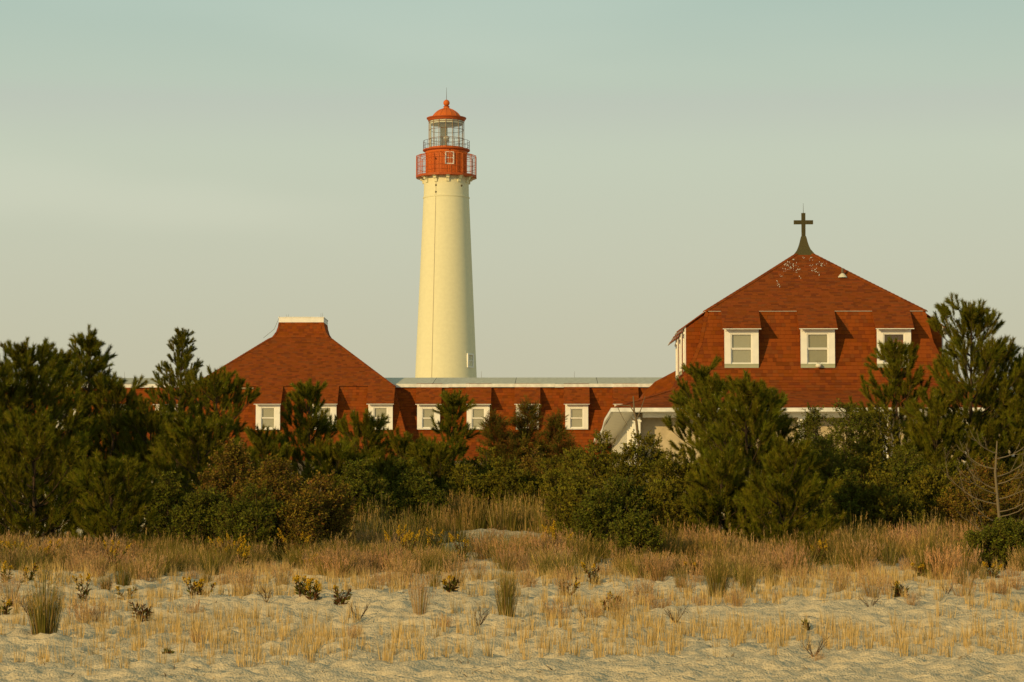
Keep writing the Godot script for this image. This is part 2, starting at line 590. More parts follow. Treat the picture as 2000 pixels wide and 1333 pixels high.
# ---------------------------------------------------------------- convent
func build_convent() -> void:
	var root := thing("convent", "long building with red shingled mansard roofs, white dormer windows and a cross", "building", Vector3(0, 0, 0))
	var white := Color(0.86, 0.845, 0.80)
	var green := Color(0.40, 0.42, 0.30)
	# ===== pavilion with the cross
	var L := px(1378, 608, 111)
	var R := px(1808, 608, 111)
	var W := R.x - L.x
	var ye := L.y
	var rect := [L.x, R.x, -111.0, -111.0 - W]
	var cx := (L.x + R.x) * 0.5
	var ya := px(1573, 487, 111 + W * 0.5).y
	var upper := Node3D.new()
	upper.name = "hip_roof"
	root.add_child(upper, true)
	var mb := MB.new()
	var hips := [[-W * 0.5 + 0.01, ya], [-W * 0.25, (ya + ye) * 0.5], [0.03, ye]]
	ring_roof(mb, rect, hips, 0.135, 0.30)
	var sm := part("shingles", mb, M.shingle, upper)
	sm.set_meta("kind", "stuff")
	for k in 4:
		hip_board(rect, hips, k, 0.14, upper)
	# white eave line under the hip roof
	mb = MB.new()
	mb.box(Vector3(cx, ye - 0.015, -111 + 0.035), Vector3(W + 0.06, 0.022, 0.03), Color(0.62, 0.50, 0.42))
	mb.box(Vector3(L.x - 0.045, ye - 0.015, -111 - W * 0.5), Vector3(0.03, 0.035, W), white)
	mb.box(Vector3(R.x + 0.045, ye - 0.015, -111 - W * 0.5), Vector3(0.03, 0.035, W), white)
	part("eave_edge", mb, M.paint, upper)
	# mansard below
	var man := Node3D.new()
	man.name = "mansard"
	root.add_child(man, true)
	var rings := [[-0.02, ye - 0.03]]
	for q in [[0.28, 669], [0.58, 700], [0.9, 723], [1.15, 743], [1.7, 763]]:
		rings.append([q[0], px(1500, q[1], 111 - q[0]).y])
	var spec := {"w": 1.53, "zw": 0.88, "zo": 1.27, "drop": 0.93, "bot": px(1500, 719, 110.1).y - ye, "ow": 0.96, "oh": 1.36, "oy": px(1500, 711, 110.1).y - ye, "head": -0.93, "sill": green, "blind_color": Color(0.34, 0.33, 0.25)}
	var skips := []
	var front_x := []
	for u in [1448.5, 1597.5, 1746.5]:
		var p := px(u, 660, 110.1)
		front_x.append(p.x)
		skips.append([p.x - 0.70, p.x + 0.70, ye + spec.bot + 0.15, ye + 1])
	mb = MB.new()
	ring_roof(mb, rect, rings, 0.185, 0.25, man, skips)
	sm = part("shingles", mb, M.shingle, man)
	sm.set_meta("kind", "stuff")
	for k in [0, 1, 3]:
		hip_board(rect, rings, k, 0.15, man)
	var n := 0
	for x in front_x:
		var s2 := spec.duplicate()
		if n == 1:
			s2.blind_color = Color(0.27, 0.25, 0.16)
		if n == 2:
			s2.blind = 0.0
		dormer(root, Vector3(x, ye, -111.0), 0.0, s2)
		n += 1
	for i in 3:
		var z: float = -111.0 - W * 0.5 + (1 - i) * 3.45
		dormer(root, Vector3(L.x, ye, z), -PI / 2, spec)
		dormer(root, Vector3(R.x, ye, z), PI / 2, spec)
	# skirt roof of the porch
	var skirt := Node3D.new()
	skirt.name = "porch_roof"
	root.add_child(skirt, true)
	var ys := px(1203, 797, 106.72).y
	var sk := [rings[-1], [4.28, ys]]
	mb = MB.new()
	ring_roof(mb, rect, sk, 0.135, 0.30)
	sm = part("shingles", mb, M.shingle, skirt)
	sm.set_meta("kind", "stuff")
	hip_board(rect, sk, 0, 0.13, skirt)
	hip_board(rect, sk, 1, 0.13, skirt)
	# gutter, soffit and frieze of the porch
	var gx1: float = L.x - 4.28
	var gx2: float = R.x + 4.28
	var gz := -111.0 + 4.28
	mb = MB.new()
	mb.box(Vector3((gx1 + gx2) * 0.5, ys - 0.09, gz + 0.04), Vector3(gx2 - gx1 + 0.2, 0.17, 0.09), white)
	part("gutter", mb, M.paint_worn, skirt)
	# side gutter that sags a little, running back to the long wing
	mb = MB.new()
	var prev := Vector3(gx1 - 0.05, ys - 0.09, gz + 0.085)
	for i in 12:
		var t := float(i + 1) / 12.0
		var q := Vector3(gx1 - 0.05 - 0.06 * sin(t * 9.0), ys - 0.09 - 0.05 * sin(t * 13.0), gz - 47.0 * t)
		mb.quad(prev + Vector3(-0.05, 0.09, 0), q + Vector3(-0.05, 0.09, 0), q + Vector3(-0.05, -0.08, 0), prev + Vector3(-0.05, -0.08, 0), white, Vector3.LEFT)
		mb.quad(prev + Vector3(-0.05, -0.08, 0), q + Vector3(-0.05, -0.08, 0), q + Vector3(0.05, -0.08, 0), prev + Vector3(0.05, -0.08, 0), white, Vector3.DOWN)
		mb.quad(prev + Vector3(-0.05, 0.09, 0), q + Vector3(-0.05, 0.09, 0), q + Vector3(0.05, 0.09, 0), prev + Vector3(0.05, 0.09, 0), white, Vector3.UP)
		mb.quad(prev + Vector3(0.05, 0.09, 0), q + Vector3(0.05, 0.09, 0), q + Vector3(0.05, -0.08, 0), prev + Vector3(0.05, -0.08, 0), white, Vector3.RIGHT)
		prev = q
	part("gutter", mb, M.paint_worn, skirt)
	mb = MB.new()
	mb.box(Vector3(gx1 + 0.47, ys - 0.17, gz - 23.5), Vector3(0.95, 0.03, 47.0), white)
	mb.box(Vector3((gx1 + gx2) * 0.5 + 0.45, ys - 0.17, gz - 0.5), Vector3(gx2 - gx1 - 0.95, 0.03, 0.98), white)
	part("soffit", mb, M.paint, skirt)
	# ground storey
	var porch := Node3D.new()
	porch.name = "ground_storey"
	root.add_child(porch, true)
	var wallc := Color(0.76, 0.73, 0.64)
	mb = MB.new()
	mb.box(Vector3((gx1 + gx2) * 0.5 + 0.45, ys - 0.29, gz - 0.9), Vector3(gx2 - gx1 - 1.7, 0.2, 0.16), white)
	part("frieze", mb, M.paint, porch)
	mb = MB.new()
	var yg := 0.6
	var yw := ys - 0.19
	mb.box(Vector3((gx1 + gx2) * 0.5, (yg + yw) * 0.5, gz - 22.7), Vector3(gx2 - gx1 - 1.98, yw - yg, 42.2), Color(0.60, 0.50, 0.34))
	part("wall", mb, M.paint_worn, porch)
	# clapboards on the side wall, far enough away to be joined
	mb = MB.new()
	var yy := yg
	while yy < yw - 0.02:
		var x0 := gx1 + 0.97
		mb.quad(Vector3(x0 - 0.012, yy, gz - 0.95), Vector3(x0 - 0.012, yy, gz - 46), Vector3(x0, yy + 0.13, gz - 46), Vector3(x0, yy + 0.13, gz - 0.95), wallc, Vector3.LEFT)
		mb.quad(Vector3(x0 - 0.012, yy, gz - 0.95), Vector3(x0 - 0.012, yy, gz - 46), Vector3(x0, yy, gz - 46), Vector3(x0, yy, gz - 0.95), wallc, Vector3.DOWN)
		yy += 0.13
	sm = part("clapboards", mb, M.paint_worn, porch)
	sm.set_meta("kind", "stuff")
	var x_post := gx1 + 1.05
	while x_post < gx2 - 0.8:
		mb = MB.new()
		mb.box(Vector3(x_post, (yg + yw - 0.2) * 0.5, gz - 0.92), Vector3(0.30, yw - 0.2 - yg, 0.26), white)
		mb.box(Vector3(x_post, yw - 0.36, gz - 0.92), Vector3(0.38, 0.08, 0.34), white)
		part("porch_post", mb, M.paint, porch)
		x_post += 3.6
	for i in 4:
		mb = MB.new()
		mb.box(Vector3(gx1 + 0.93, (yg + yw) * 0.5, gz - 2.2 - i * 2.6), Vector3(0.10, yw - yg, 0.24), white)
		part("pilaster", mb, M.paint, porch)
	# link roof between the pavilion and the long wing
	mb = MB.new()
	var pr := [[2.6, ys - 0.1], [4.8, 7.55], [4.92, 8.62], [5.6, 9.28], [7.0, 10.02], [10.5, 10.9], [16.0, 10.9]]
	for i in pr.size() - 1:
		var a := Vector3(pr[i + 1][0], pr[i + 1][1], -138)
		var b := Vector3(pr[i + 1][0], pr[i + 1][1], -165)
		var c := Vector3(pr[i][0], pr[i][1], -138)
		var e := Vector3(pr[i][0], pr[i][1], -165)
		mb.quad(a, b, e, c, RED, Vector3(-1, 1, 0))
		var base_a := Vector3(pr[i + 1][0], ys - 0.1, -138)
		var base_c := Vector3(pr[i][0], ys - 0.1, -138)
		shingle_face(mb, c, a, base_c, base_a, Vector3(0, 0, 1), 0.16, 0.3)
	part("link_roof", mb, M.shingle, root)
	# ===== cross on its flared base
	var cross := Node3D.new()
	cross.name = "cross"
	root.add_child(cross, true)
	cross.set_meta("label", "weathered green copper cross on a flared base")
	var dC := 111 + W * 0.5
	var cc := px(1572, 497, dC)
	var s := dC / FOCAL
	mb = MB.new()
	var copper := Color(0.135, 0.115, 0.045)
	var prof := [[22.5, 498], [17.0, 494.5], [12.5, 488.5], [9.6, 481.5], [7.4, 474], [5.9, 467], [4.6, 462]]
	for i in prof.size() - 1:
		for k in 4:
			var a0 := TAU * (k + 0.5) / 4.0
			var a1 := TAU * (k + 1.5) / 4.0
			var r0: float = prof[i][0] * s * 1.414
			var r1: float = prof[i + 1][0] * s * 1.414
			var y0 := px(1572, prof[i][1], dC).y - (0.12 if i == 0 else 0.0)
			var y1 := px(1572, prof[i + 1][1], dC).y
			mb.quad(Vector3(cos(a0) * r0, y0, sin(a0) * r0), Vector3(cos(a1) * r0, y0, sin(a1) * r0), Vector3(cos(a1) * r1, y1, sin(a1) * r1), Vector3(cos(a0) * r1, y1, sin(a0) * r1), copper, Vector3(cos((a0 + a1) * 0.5), 0.4, sin((a0 + a1) * 0.5)))
	var fb := part("flared_base", mb, M.copper, cross)
	fb.position = Vector3(cx, 0, rect[2] - W * 0.5)
	mb = MB.new()
	var yb := px(1572, 465, dC).y
	var yt := px(1572, 416.5, dC).y
	mb.box(Vector3(0, (yb + yt) * 0.5, 0), Vector3(7.6 * s, yt - yb, 6.0 * s), copper)
	mb.box(Vector3(0, (yb + yt) * 0.5, 3.2 * s), Vector3(4.6 * s, yt - yb - 0.08, 0.6 * s), Color(0.10, 0.088, 0.038))
	part("upright", mb, M.copper, cross).position = fb.position
	mb = MB.new()
	var yarm := px(1572, 434.5, dC).y
	for sg in [-1.0, 1.0]:
		mb.box(Vector3(sg * 11.4 * s, yarm, 0), Vector3(14.8 * s, 7.6 * s, 6.0 * s), copper)
		mb.box(Vector3(sg * 11.2 * s, yarm, 3.2 * s), Vector3(11.6 * s, 4.8 * s, 0.6 * s), Color(0.10, 0.088, 0.038))
	part("cross_arm", mb, M.copper, cross).position = fb.position
	mb = MB.new()
	mb.tube([Vector3(0, yt - 0.05, 0), Vector3(0, px(1572, 397, dC).y, 0)], [0.014, 0.006], 5, Color(0.1, 0.1, 0.09))
	part("lightning_rod", mb, M.plain, cross).position = fb.position
	# vent pipe with pale flashing on the hip
	var hip_n := Vector3(0, W * 0.5, ya - ye).normalized()
	var on_hip := func(u: float, w: float) -> Vector3:
		var o := Vector3(0, EYE, 0)
		var dir := (px(u, w, 100) - o).normalized()
		var p0 := Vector3(cx, ye, -111.0)
		return o + dir * ((p0 - o).dot(hip_n) / dir.dot(hip_n))
	var vp: Vector3 = on_hip.call(1646.0, 541.0)
	var vent := Node3D.new()
	vent.name = "vent_pipe"
	root.add_child(vent, true)
	vent.position = vp
	mb = MB.new()
	mb.tube([Vector3(0, -0.05, -0.02), Vector3(0, 0.40, -0.02)], [0.055, 0.055], 8, Color(0.16, 0.12, 0.08))
	part("pipe", mb, M.plain, vent)
	mb = MB.new()
	mb.lathe([Vector2(0.24, -0.04), Vector2(0.13, 0.10), Vector2(0.06, 0.16)], 10, Color(0.62, 0.58, 0.46))
	part("flashing", mb, M.plain, vent)
	# bird droppings: white spatters on the shingles below the cross
	mb = MB.new()
	rng.seed = 77
	var spots := [[1537, 519, 5], [1541, 516, 4], [1545, 522, 4], [1552, 512, 4], [1553, 520, 5], [1553, 530, 4], [1540, 527, 4], [1533, 530, 3], [1585, 508, 4], [1584, 523, 6], [1589, 528, 5], [1595, 529, 4], [1600, 536, 3], [1605, 517, 3], [1614, 514, 4], [1597, 516, 3], [1519, 553, 3], [1520, 559, 3], [1526, 540, 2], [1565, 545, 2], [1534, 516, 3], [1560, 526, 3], [1608, 521, 3], [1572, 505, 2]]
	var hip_up := Vector3(0, hip_n.z, -hip_n.y)
	for q in spots:
		for j in int(q[2]) + 2:
			var p: Vector3 = on_hip.call(q[0] + rng.randf_range(-4, 4), q[1] + rng.randf_range(-4, 4)) + hip_n * 0.034
			var rr := rng.randf_range(0.008, 0.034)
			var last := Vector3.ZERO
			var first := Vector3.ZERO
			for k in 7:
				var a := TAU * k / 7.0
				var e := p + (Vector3(1, 0, 0) * cos(a) * 0.6 + hip_up * sin(a) * 1.9) * rr * rng.randf_range(0.6, 1.2)
				if k == 0:
					first = e
				else:
					mb.tri(p, last, e, Color(0.66, 0.60, 0.50), hip_n)
				last = e
			mb.tri(p, last, first, Color(0.66, 0.60, 0.50), hip_n)
	sm = part("bird_droppings", mb, M.plain, upper)
	sm.set_meta("kind", "stuff")
	# white floodlight on the middle sill
	var fl := Node3D.new()
	fl.name = "sill_floodlight"
	root.add_child(fl, true)
	fl.set_meta("label", "round white fitting below the middle pavilion window")
	fl.position = px(1599, 714.5, 109.95)
	mb = MB.new()
	mb.ball(Vector3.ZERO, 0.135, 0.10, Color(0.78, 0.74, 0.62), 14)
	part("shell", mb, M.paint, fl)
	mb = MB.new()
	for a in [-0.6, -0.2, 0.25, 0.7]:
		mb.tube([Vector3(0, 0.06, 0), Vector3(sin(a) * 0.24, 0.06 + cos(a) * 0.2, 0.02)], [0.008, 0.004], 4, Color(0.08, 0.07, 0.06))
	part("bird_spike", mb, M.plain, fl)

	# ===== pavilion with the flat cap
	var R2 := px(770, 755, 154)
	var half := 6.4
	var rect2 := [R2.x - 2 * half, R2.x, -154.0, -154.0 - 2 * half]
	var ye2 := R2.y
	var cap := Node3D.new()
	cap.name = "capped_roof"
	root.add_child(cap, true)
	var up2 := []
	for q in [[1.45, 630], [1.48, 637.5], [1.58, 648], [1.82, 659], [2.1, 663.5]]:
		up2.append([q[0] - half, px(590, q[1], 154 + half - q[0]).y])
	up2.append([0.03, ye2])
	mb = MB.new()
	ring_roof(mb, rect2, up2, 0.16, 0.30)
	sm = part("shingles", mb, M.shingle, cap)
	sm.set_meta("kind", "stuff")
	for k in [0, 1]:
		hip_board(rect2, up2, k, 0.13, cap)
	var cx2: float = R2.x - half
	var cz2 := -154.0 - half
	var yc0: float = up2[0][1]
	var yc1 := px(590, 621, 159).y
	mb = MB.new()
	mb.box(Vector3(cx2, (yc0 + yc1) * 0.5, cz2), Vector3(2.92, yc1 - yc0, 2.92), white)
	mb.box(Vector3(cx2, yc1 + 0.02, cz2), Vector3(2.98, 0.05, 2.98), white)
	part("cap_fascia", mb, M.paint, cap)
	mb = MB.new()
	mb.box(Vector3(cx2 - 0.2, yc1 + 0.075, cz2), Vector3(1.9, 0.05, 1.9), Color(0.5, 0.47, 0.36))
	part("roof_hatch", mb, M.plain, cap)
	for q in [-1.2, -1.05, 1.2, 1.32]:
		mb = MB.new()
		mb.tube([Vector3(cx2 + q, yc1, cz2 + q * 0.5), Vector3(cx2 + q, yc1 + 0.38, cz2 + q * 0.5)], [0.012, 0.006], 4, Color(0.2, 0.19, 0.16))
		part("lightning_rod", mb, M.plain, cap)
	mb = MB.new()
	mb.tube([Vector3(cx2 - 1.42, yc1 + 0.1, cz2 + 1.3), Vector3(cx2 - 1.75, yc1 - 0.75, cz2 + 1.5), Vector3(cx2 - 2.4, yc1 - 1.35, cz2 + 1.9)], [0.012, 0.012, 0.012], 4, Color(0.2, 0.19, 0.16))
	part("cable", mb, M.plain, cap)
	var man2 := Node3D.new()
	man2.name = "mansard"
	root.add_child(man2, true)
	var rings2 := [[-0.02, ye2 - 0.03]]
	for q in [[0.35, 800], [0.7, 838], [1.1, 872], [2.6, 900]]:
		rings2.append([q[0], px(600, q[1], 154 - q[0]).y])
	mb = MB.new()
	ring_roof(mb, rect2, rings2, 0.185, 0.25)
	sm = part("shingles", mb, M.shingle, man2)
	sm.set_meta("kind", "stuff")
	var spec2 := {"w": 1.52, "zw": 0.88, "zo": 1.27, "drop": 1.20, "bot": px(600, 840, 153.1).y - ye2, "ow": 0.86, "oh": 1.30, "oy": px(600, 837, 153.1).y - ye2, "head": -1.22, "sill": white, "blind_color": Color(0.36, 0.34, 0.25)}
	for u in [523.0, 633.0, 743.0]:
		dormer(root, Vector3(px(u, 800, 153.1).x, ye2, -154.0), 0.0, spec2)
	dormer(root, Vector3(rect2[0], ye2, cz2), -PI / 2, spec2)
	# metal strip patches on the mansard
	mb = MB.new()
	for q in [[467, 495], [575, 600]]:
		var a := px(q[0], 758, 154)
		var b := px(q[1], 758, 154)
		mb.box(Vector3((a.x + b.x) * 0.5, ye2 - 0.12, -153.93), Vector3(b.x - a.x, 0.10, 0.06), Color(0.27, 0.22, 0.15))
	part("flashing_strip", mb, M.plain, man2)
	# ===== long wing
	var wing := Node3D.new()
	wing.name = "long_wing"
	root.add_child(wing, true)
	var xl := px(-120, 757, 155.2).x
	var xr := px(1330, 757, 155.2).x
	var y0w := px(900, 757, 155.2).y
	var wr := [[0.0, y0w]]
	for q in [[0.35, 800], [0.75, 842], [1.2, 876], [2.4, 900]]:
		wr.append([q[0], px(900, q[1], 155.2 - q[0]).y])
	mb = MB.new()
	for i in wr.size() - 1:
		shingle_face(mb, Vector3(xl, wr[i][1], -155.2 + wr[i][0]), Vector3(xr, wr[i][1], -155.2 + wr[i][0]), Vector3(xl, wr[i + 1][1], -155.2 + wr[i + 1][0]), Vector3(xr, wr[i + 1][1], -155.2 + wr[i + 1][0]), Vector3(0, 0.4, 1), 0.185, 0.25)
	sm = part("shingles", mb, M.shingle, wing)
	sm.set_meta("kind", "stuff")
	var yf := px(900, 750.5, 155.1).y
	var yr := px(900, 738, 160.8).y
	mb = MB.new()
	var nseg := 9
	for i in nseg:
		var a := lerpf(xl, xr, float(i) / nseg)
		var b := lerpf(xl, xr, float(i + 1) / nseg) - 0.03
		var g := rng.randf_range(0.85, 1.1)
		mb.quad(Vector3(a, yf, -155.05), Vector3(b, yf, -155.05), Vector3(b, yr, -160.8), Vector3(a, yr, -160.8), Color(0.70 * g, 0.67 * g, 0.53 * g), Vector3.UP)
	mb.quad(Vector3(xl, yr, -160.8), Vector3(xr, yr, -160.8), Vector3(xr, yf, -168), Vector3(xl, yf, -168), Color(0.30, 0.29, 0.25), Vector3.UP)
	part("roof_sheet", mb, M.roof_grey, wing)
	mb = MB.new()
	rng.seed = 15
	var xx := xl
	while xx < xr:
		var b := minf(xx + rng.randf_range(1.3, 2.2), xr)
		mb.box(Vector3((xx + b) * 0.5, (yf + y0w) * 0.5 - 0.005 + rng.randf_range(-0.012, 0.012), -155.02 + rng.randf_range(-0.01, 0.01)), Vector3(b - xx - 0.006, yf - y0w + 0.01, 0.05), white)
		xx = b
	part("fascia", mb, M.paint_worn, wing)
	var spec3 := {"w": 1.44, "zw": 0.88, "zo": 1.27, "drop": px(900, 790, 153.93).y - yf, "bot": px(900, 838.5, 154.32).y - yf, "ow": 0.82, "oh": 1.23, "oy": px(900, 835.5, 154.32).y - yf, "head": 0.0, "sill": white, "blind_color": Color(0.37, 0.35, 0.26)}
	spec3.drop = -spec3.drop
	spec3.head = -spec3.drop - 0.03
	for u in [837.0, 934.0, 1030.0, 1126.5, 1222.5, 325.0, 228.0, 130.0]:
		var d := dormer(root, Vector3(px(u, 800, 154.32).x, yf - 0.03, -155.2), 0.0, spec3)
	for u in [940.0, 1122.0, 242.0]:
		mb = MB.new()
		var p := px(u, 738, 160.5)
		mb.tube([Vector3(p.x, yr - 0.1, -160.6), Vector3(p.x, yr + 0.4, -160.6)], [0.012, 0.006], 4, Color(0.2, 0.19, 0.16))
		part("lightning_rod", mb, M.plain, wing)
	mb = MB.new()
	mb.box(Vector3((xl + xr) * 0.5, 3.4, -162), Vector3(xr - xl - 1.0, 5.6, 12), wallc)
	mb.box(Vector3(cx2, 3.4, cz2), Vector3(2 * half - 0.6, 5.6, 2 * half - 0.6), wallc)
	part("wall", mb, M.paint_worn, porch)

# ---------------------------------------------------------------- lighthouse
func build_lighthouse() -> void:
	var D := 264.0
	var c := px(871, 700, D)
	var root := thing("lighthouse", "tall cream lighthouse tower with red lantern and gallery", "lighthouse", Vector3(c.x, 0.8, -D))
	var s := D / FOCAL
	var Y := func(w: float) -> float:
		return px(871, w, D).y - 0.8
	var cream := Color(0.755, 0.715, 0.50)
	var red := Color(0.72, 0.168, 0.030)
	var red2 := Color(0.50, 0.105, 0.024)
	# tower
	var mb := MB.new()
	var yb := 0.0
	var rb: float = (45.0 + (Y.call(390.0) - yb) / s * 0.0447) * s
	mb.lathe([Vector2(rb, -0.6), Vector2(60.3 * s, Y.call(737.0)), Vector2(45.0 * s, Y.call(389.0))], 72, cream)
	mb.lathe([Vector2(45.0 * s, Y.call(389.0)), Vector2(46.0 * s, Y.call(388.0)), Vector2(46.0 * s, Y.call(386.0)), Vector2(44.6 * s, Y.call(385.0)), Vector2(43.8 * s, Y.call(342.0))], 72, cream)
	part("tower", mb, M.tower, root)
	mb = MB.new()
	var ang := func(du: float, r: float) -> float:
		return asin(clampf(du / r, -1.0, 1.0))
	# conduit running down the wall
	var pts := []
	var rads := []
	for i in 15:
		var w := lerpf(350.0, 760.0, i / 14.0)
		var r: float = (44.3 if w < 388.0 else lerpf(45.0, 61.0, (w - 389.0) / 360.0)) * s + 0.03
		var a := -0.43
		pts.append(Vector3(sin(a) * r, Y.call(w), cos(a) * r))
		rads.append(0.028)
	mb.tube(pts, rads, 5, Color(0.62, 0.55, 0.40))
	part("conduit", mb, M.plain, root)
	for q in [[-0.43, 367.0], [0.78, 367.0], [-0.43, 380.0]]:  # small wall holes: their inner shade painted as dark balls on the surface
		mb = MB.new()
		var a: float = q[0]
		var r := 44.3 * s
		mb.ball(Vector3(sin(a) * r, Y.call(q[1]), cos(a) * r), 0.10, 0.13, Color(0.10, 0.08, 0.05), 8)
		part("dark_hole_spot", mb, M.plain, root)
	# tower window
	var wn := Node3D.new()
	wn.name = "window"
	root.add_child(wn, true)
	var wa := 0.965
	wn.position = Vector3(sin(wa), 0, cos(wa)) * (59.0 * s + 0.02) + Vector3(0, Y.call(707.0), 0)
	wn.rotation.y = wa
	window_parts(wn, 1.05, 1.5, 0.13, 2, 1)
	# brackets under the gallery
	for k in 12:
		var a := TAU * k / 12.0 + 0.10
		mb = MB.new()
		var o := Vector3(sin(a), 0, cos(a))
		var t := Vector3(cos(a), 0, -sin(a)) * 0.17
		var y_top: float = Y.call(344.5)
		var r0 := 43.6 * s
		var pr := [[0.0, -0.85], [0.18, -0.85], [0.22, -0.55], [0.42, -0.50], [0.48, -0.28], [0.74, -0.24], [0.78, 0.0], [0.0, 0.0]]
		for i in pr.size() - 1:
			var p: Vector3 = o * (r0 + pr[i][0]) + Vector3(0, y_top + pr[i][1], 0)
			var q: Vector3 = o * (r0 + pr[i + 1][0]) + Vector3(0, y_top + pr[i + 1][1], 0)
			mb.quad(p - t, p + t, q + t, q - t, cream, o + Vector3.DOWN)
			mb.tri(o * r0 + Vector3(0, y_top, 0) + t, p + t, q + t, cream, t)
			mb.tri(o * r0 + Vector3(0, y_top, 0) - t, p - t, q - t, cream, -t)
		part("bracket", mb, M.tower, root)
	# gallery deck and cage
	var cage := Node3D.new()
	cage.name = "gallery"
	root.add_child(cage, true)
	mb = MB.new()
	var yd: float = Y.call(346.5)
	mb.lathe([Vector2(40 * s, yd - 0.10), Vector2(60.5 * s, yd - 0.10), Vector2(60.5 * s, yd + 0.13), Vector2(40 * s, yd + 0.13)], 16, red2, false, 0.196)
	part("deck", mb, M.red, cage)
	var ytop: float = Y.call(306.0)
	var RR := 59.5 * s
	for k in 16:
		var a := TAU * k / 16.0 + 0.196
		var b := TAU * (k + 1) / 16.0 + 0.196
		var p := Vector3(cos(a) * RR, 0, sin(a) * RR)
		var q := Vector3(cos(b) * RR, 0, sin(b) * RR)
		mb = MB.new()
		mb.tube([p + Vector3(0, yd, 0), p + Vector3(0, ytop, 0)], [0.045, 0.045], 5, red)
		part("post", mb, M.red, cage)
		mb = MB.new()
		for yy in [0.35, 0.95, 1.45, ytop - yd]:
			mb.tube([p + Vector3(0, yd + yy, 0), q + Vector3(0, yd + yy, 0)], [0.022, 0.022], 4, red)
		part("rail", mb, M.red, cage)
		mb = MB.new()
		for i in range(1, 6):
			var m := p.lerp(q, i / 6.0)
			mb.tube([m + Vector3(0, yd, 0), m + Vector3(0, ytop, 0)], [0.014, 0.014], 3, red)
		part("bars", mb, M.red, cage)
		# roof frame of the cage, back to the watch room
		mb = MB.new()
		var inner := p * (41.0 / 59.5)
		mb.tube([p + Vector3(0, ytop, 0), inner + Vector3(0, ytop + 0.22, 0)], [0.03, 0.03], 4, red)
		var m2 := p.lerp(q, 0.5)
		mb.tube([m2 + Vector3(0, ytop, 0), m2 * (41.0 / 59.5) + Vector3(0, ytop + 0.22, 0)], [0.018, 0.018], 3, red)
		mb.tube([p * 0.85 + Vector3(0, ytop + 0.1, 0), q * 0.85 + Vector3(0, ytop + 0.1, 0)], [0.018, 0.018], 3, red)
		part("cage_roof", mb, M.red, cage)
	# watch room with standing seams
	mb = MB.new()
	mb.lathe([Vector2(40.5 * s, yd + 0.13), Vector2(40.5 * s, Y.call(301.0))], 16, red, false, 0.196)
	for k in 64:
		var a := TAU * k / 64.0 + 0.196
		var r := 40.5 * s * cos(PI / 16) / cos(fposmod(TAU * k / 64.0, TAU / 16) - PI / 16)
		mb.box(Vector3(cos(a) * (r + 0.015), (yd + Y.call(301.0)) * 0.5 + 0.06, sin(a) * (r + 0.015)), Vector3(0.05, Y.call(301.0) - yd - 0.13, 0.05), red, Basis(Vector3.UP, -a))
	mb.lathe([Vector2(40.8 * s, Y.call(301.5)), Vector2(41.5 * s, Y.call(300.0)), Vector2(42.0 * s, Y.call(296.5))], 48, red)
	part("watch_room", mb, M.red, root)
	mb = MB.new()
	for q in [[-0.5, 315.0], [0.2, 297.5]]:  # dark-coloured balls stand in for shaded holes in the watch room wall
		var a: float = q[0]
		var r := 41.2 * s
		mb.ball(Vector3(sin(a) * r, Y.call(q[1]), cos(a) * r), 0.10, 0.12, Color(0.10, 0.03, 0.015), 8)
	part("dark_hole_spot", mb, M.plain, root)
	wn = Node3D.new()
	wn.name = "window"
	root.add_child(wn, true)
	wa = 0.196
	wn.position = Vector3(sin(wa), 0, cos(wa)) * (40.5 * s * cos(PI / 16) + 0.03) + Vector3(0, Y.call(314.0), 0)
	wn.rotation.y = wa
	window_parts(wn, 0.98, 1.36, 0.12, 3, 2)
	# lantern deck
	mb = MB.new()
	mb.lathe([Vector2(30 * s, Y.call(297.5)), Vector2(43 * s, Y.call(297.3)), Vector2(46.5 * s, Y.call(295.2)), Vector2(46.5 * s, Y.call(293.2)), Vector2(30 * s, Y.call(291.5))], 48, red2)
	mb.lathe([Vector2(35.6 * s, Y.call(294.0)), Vector2(35.6 * s, Y.call(289.5))], 16, red, false)
	part("lantern_deck", mb, M.red, root)
	var rail := Node3D.new()
	rail.name = "lantern_railing"
	root.add_child(rail, true)
	for w in [276.5, 286.0]:
		mb = MB.new()
		var ring := []
		var rr := []
		for k in 33:
			var a := TAU * k / 32.0
			ring.append(Vector3(cos(a) * 45.6 * s, Y.call(w), sin(a) * 45.6 * s))
			rr.append(0.020)
		mb.tube(ring, rr, 4, Color(0.10, 0.06, 0.04), false)
		part("rail", mb, M.plain, rail)
	for k in 24:
		mb = MB.new()
		var a := TAU * (k + 0.5) / 24.0
		mb.tube([Vector3(cos(a) * 45.6 * s, Y.call(294.0), sin(a) * 45.6 * s), Vector3(cos(a) * 45.6 * s, Y.call(276.0), sin(a) * 45.6 * s)], [0.018, 0.018], 4, Color(0.12, 0.06, 0.04))
		part("baluster", mb, M.plain, rail)
	# lantern glazing
	var lan := Node3D.new()
	lan.name = "lantern"
	root.add_child(lan, true)
	var ylo: float = Y.call(290.0)
	var yhi: float = Y.call(237.0)
	var gr := 34.6 * s
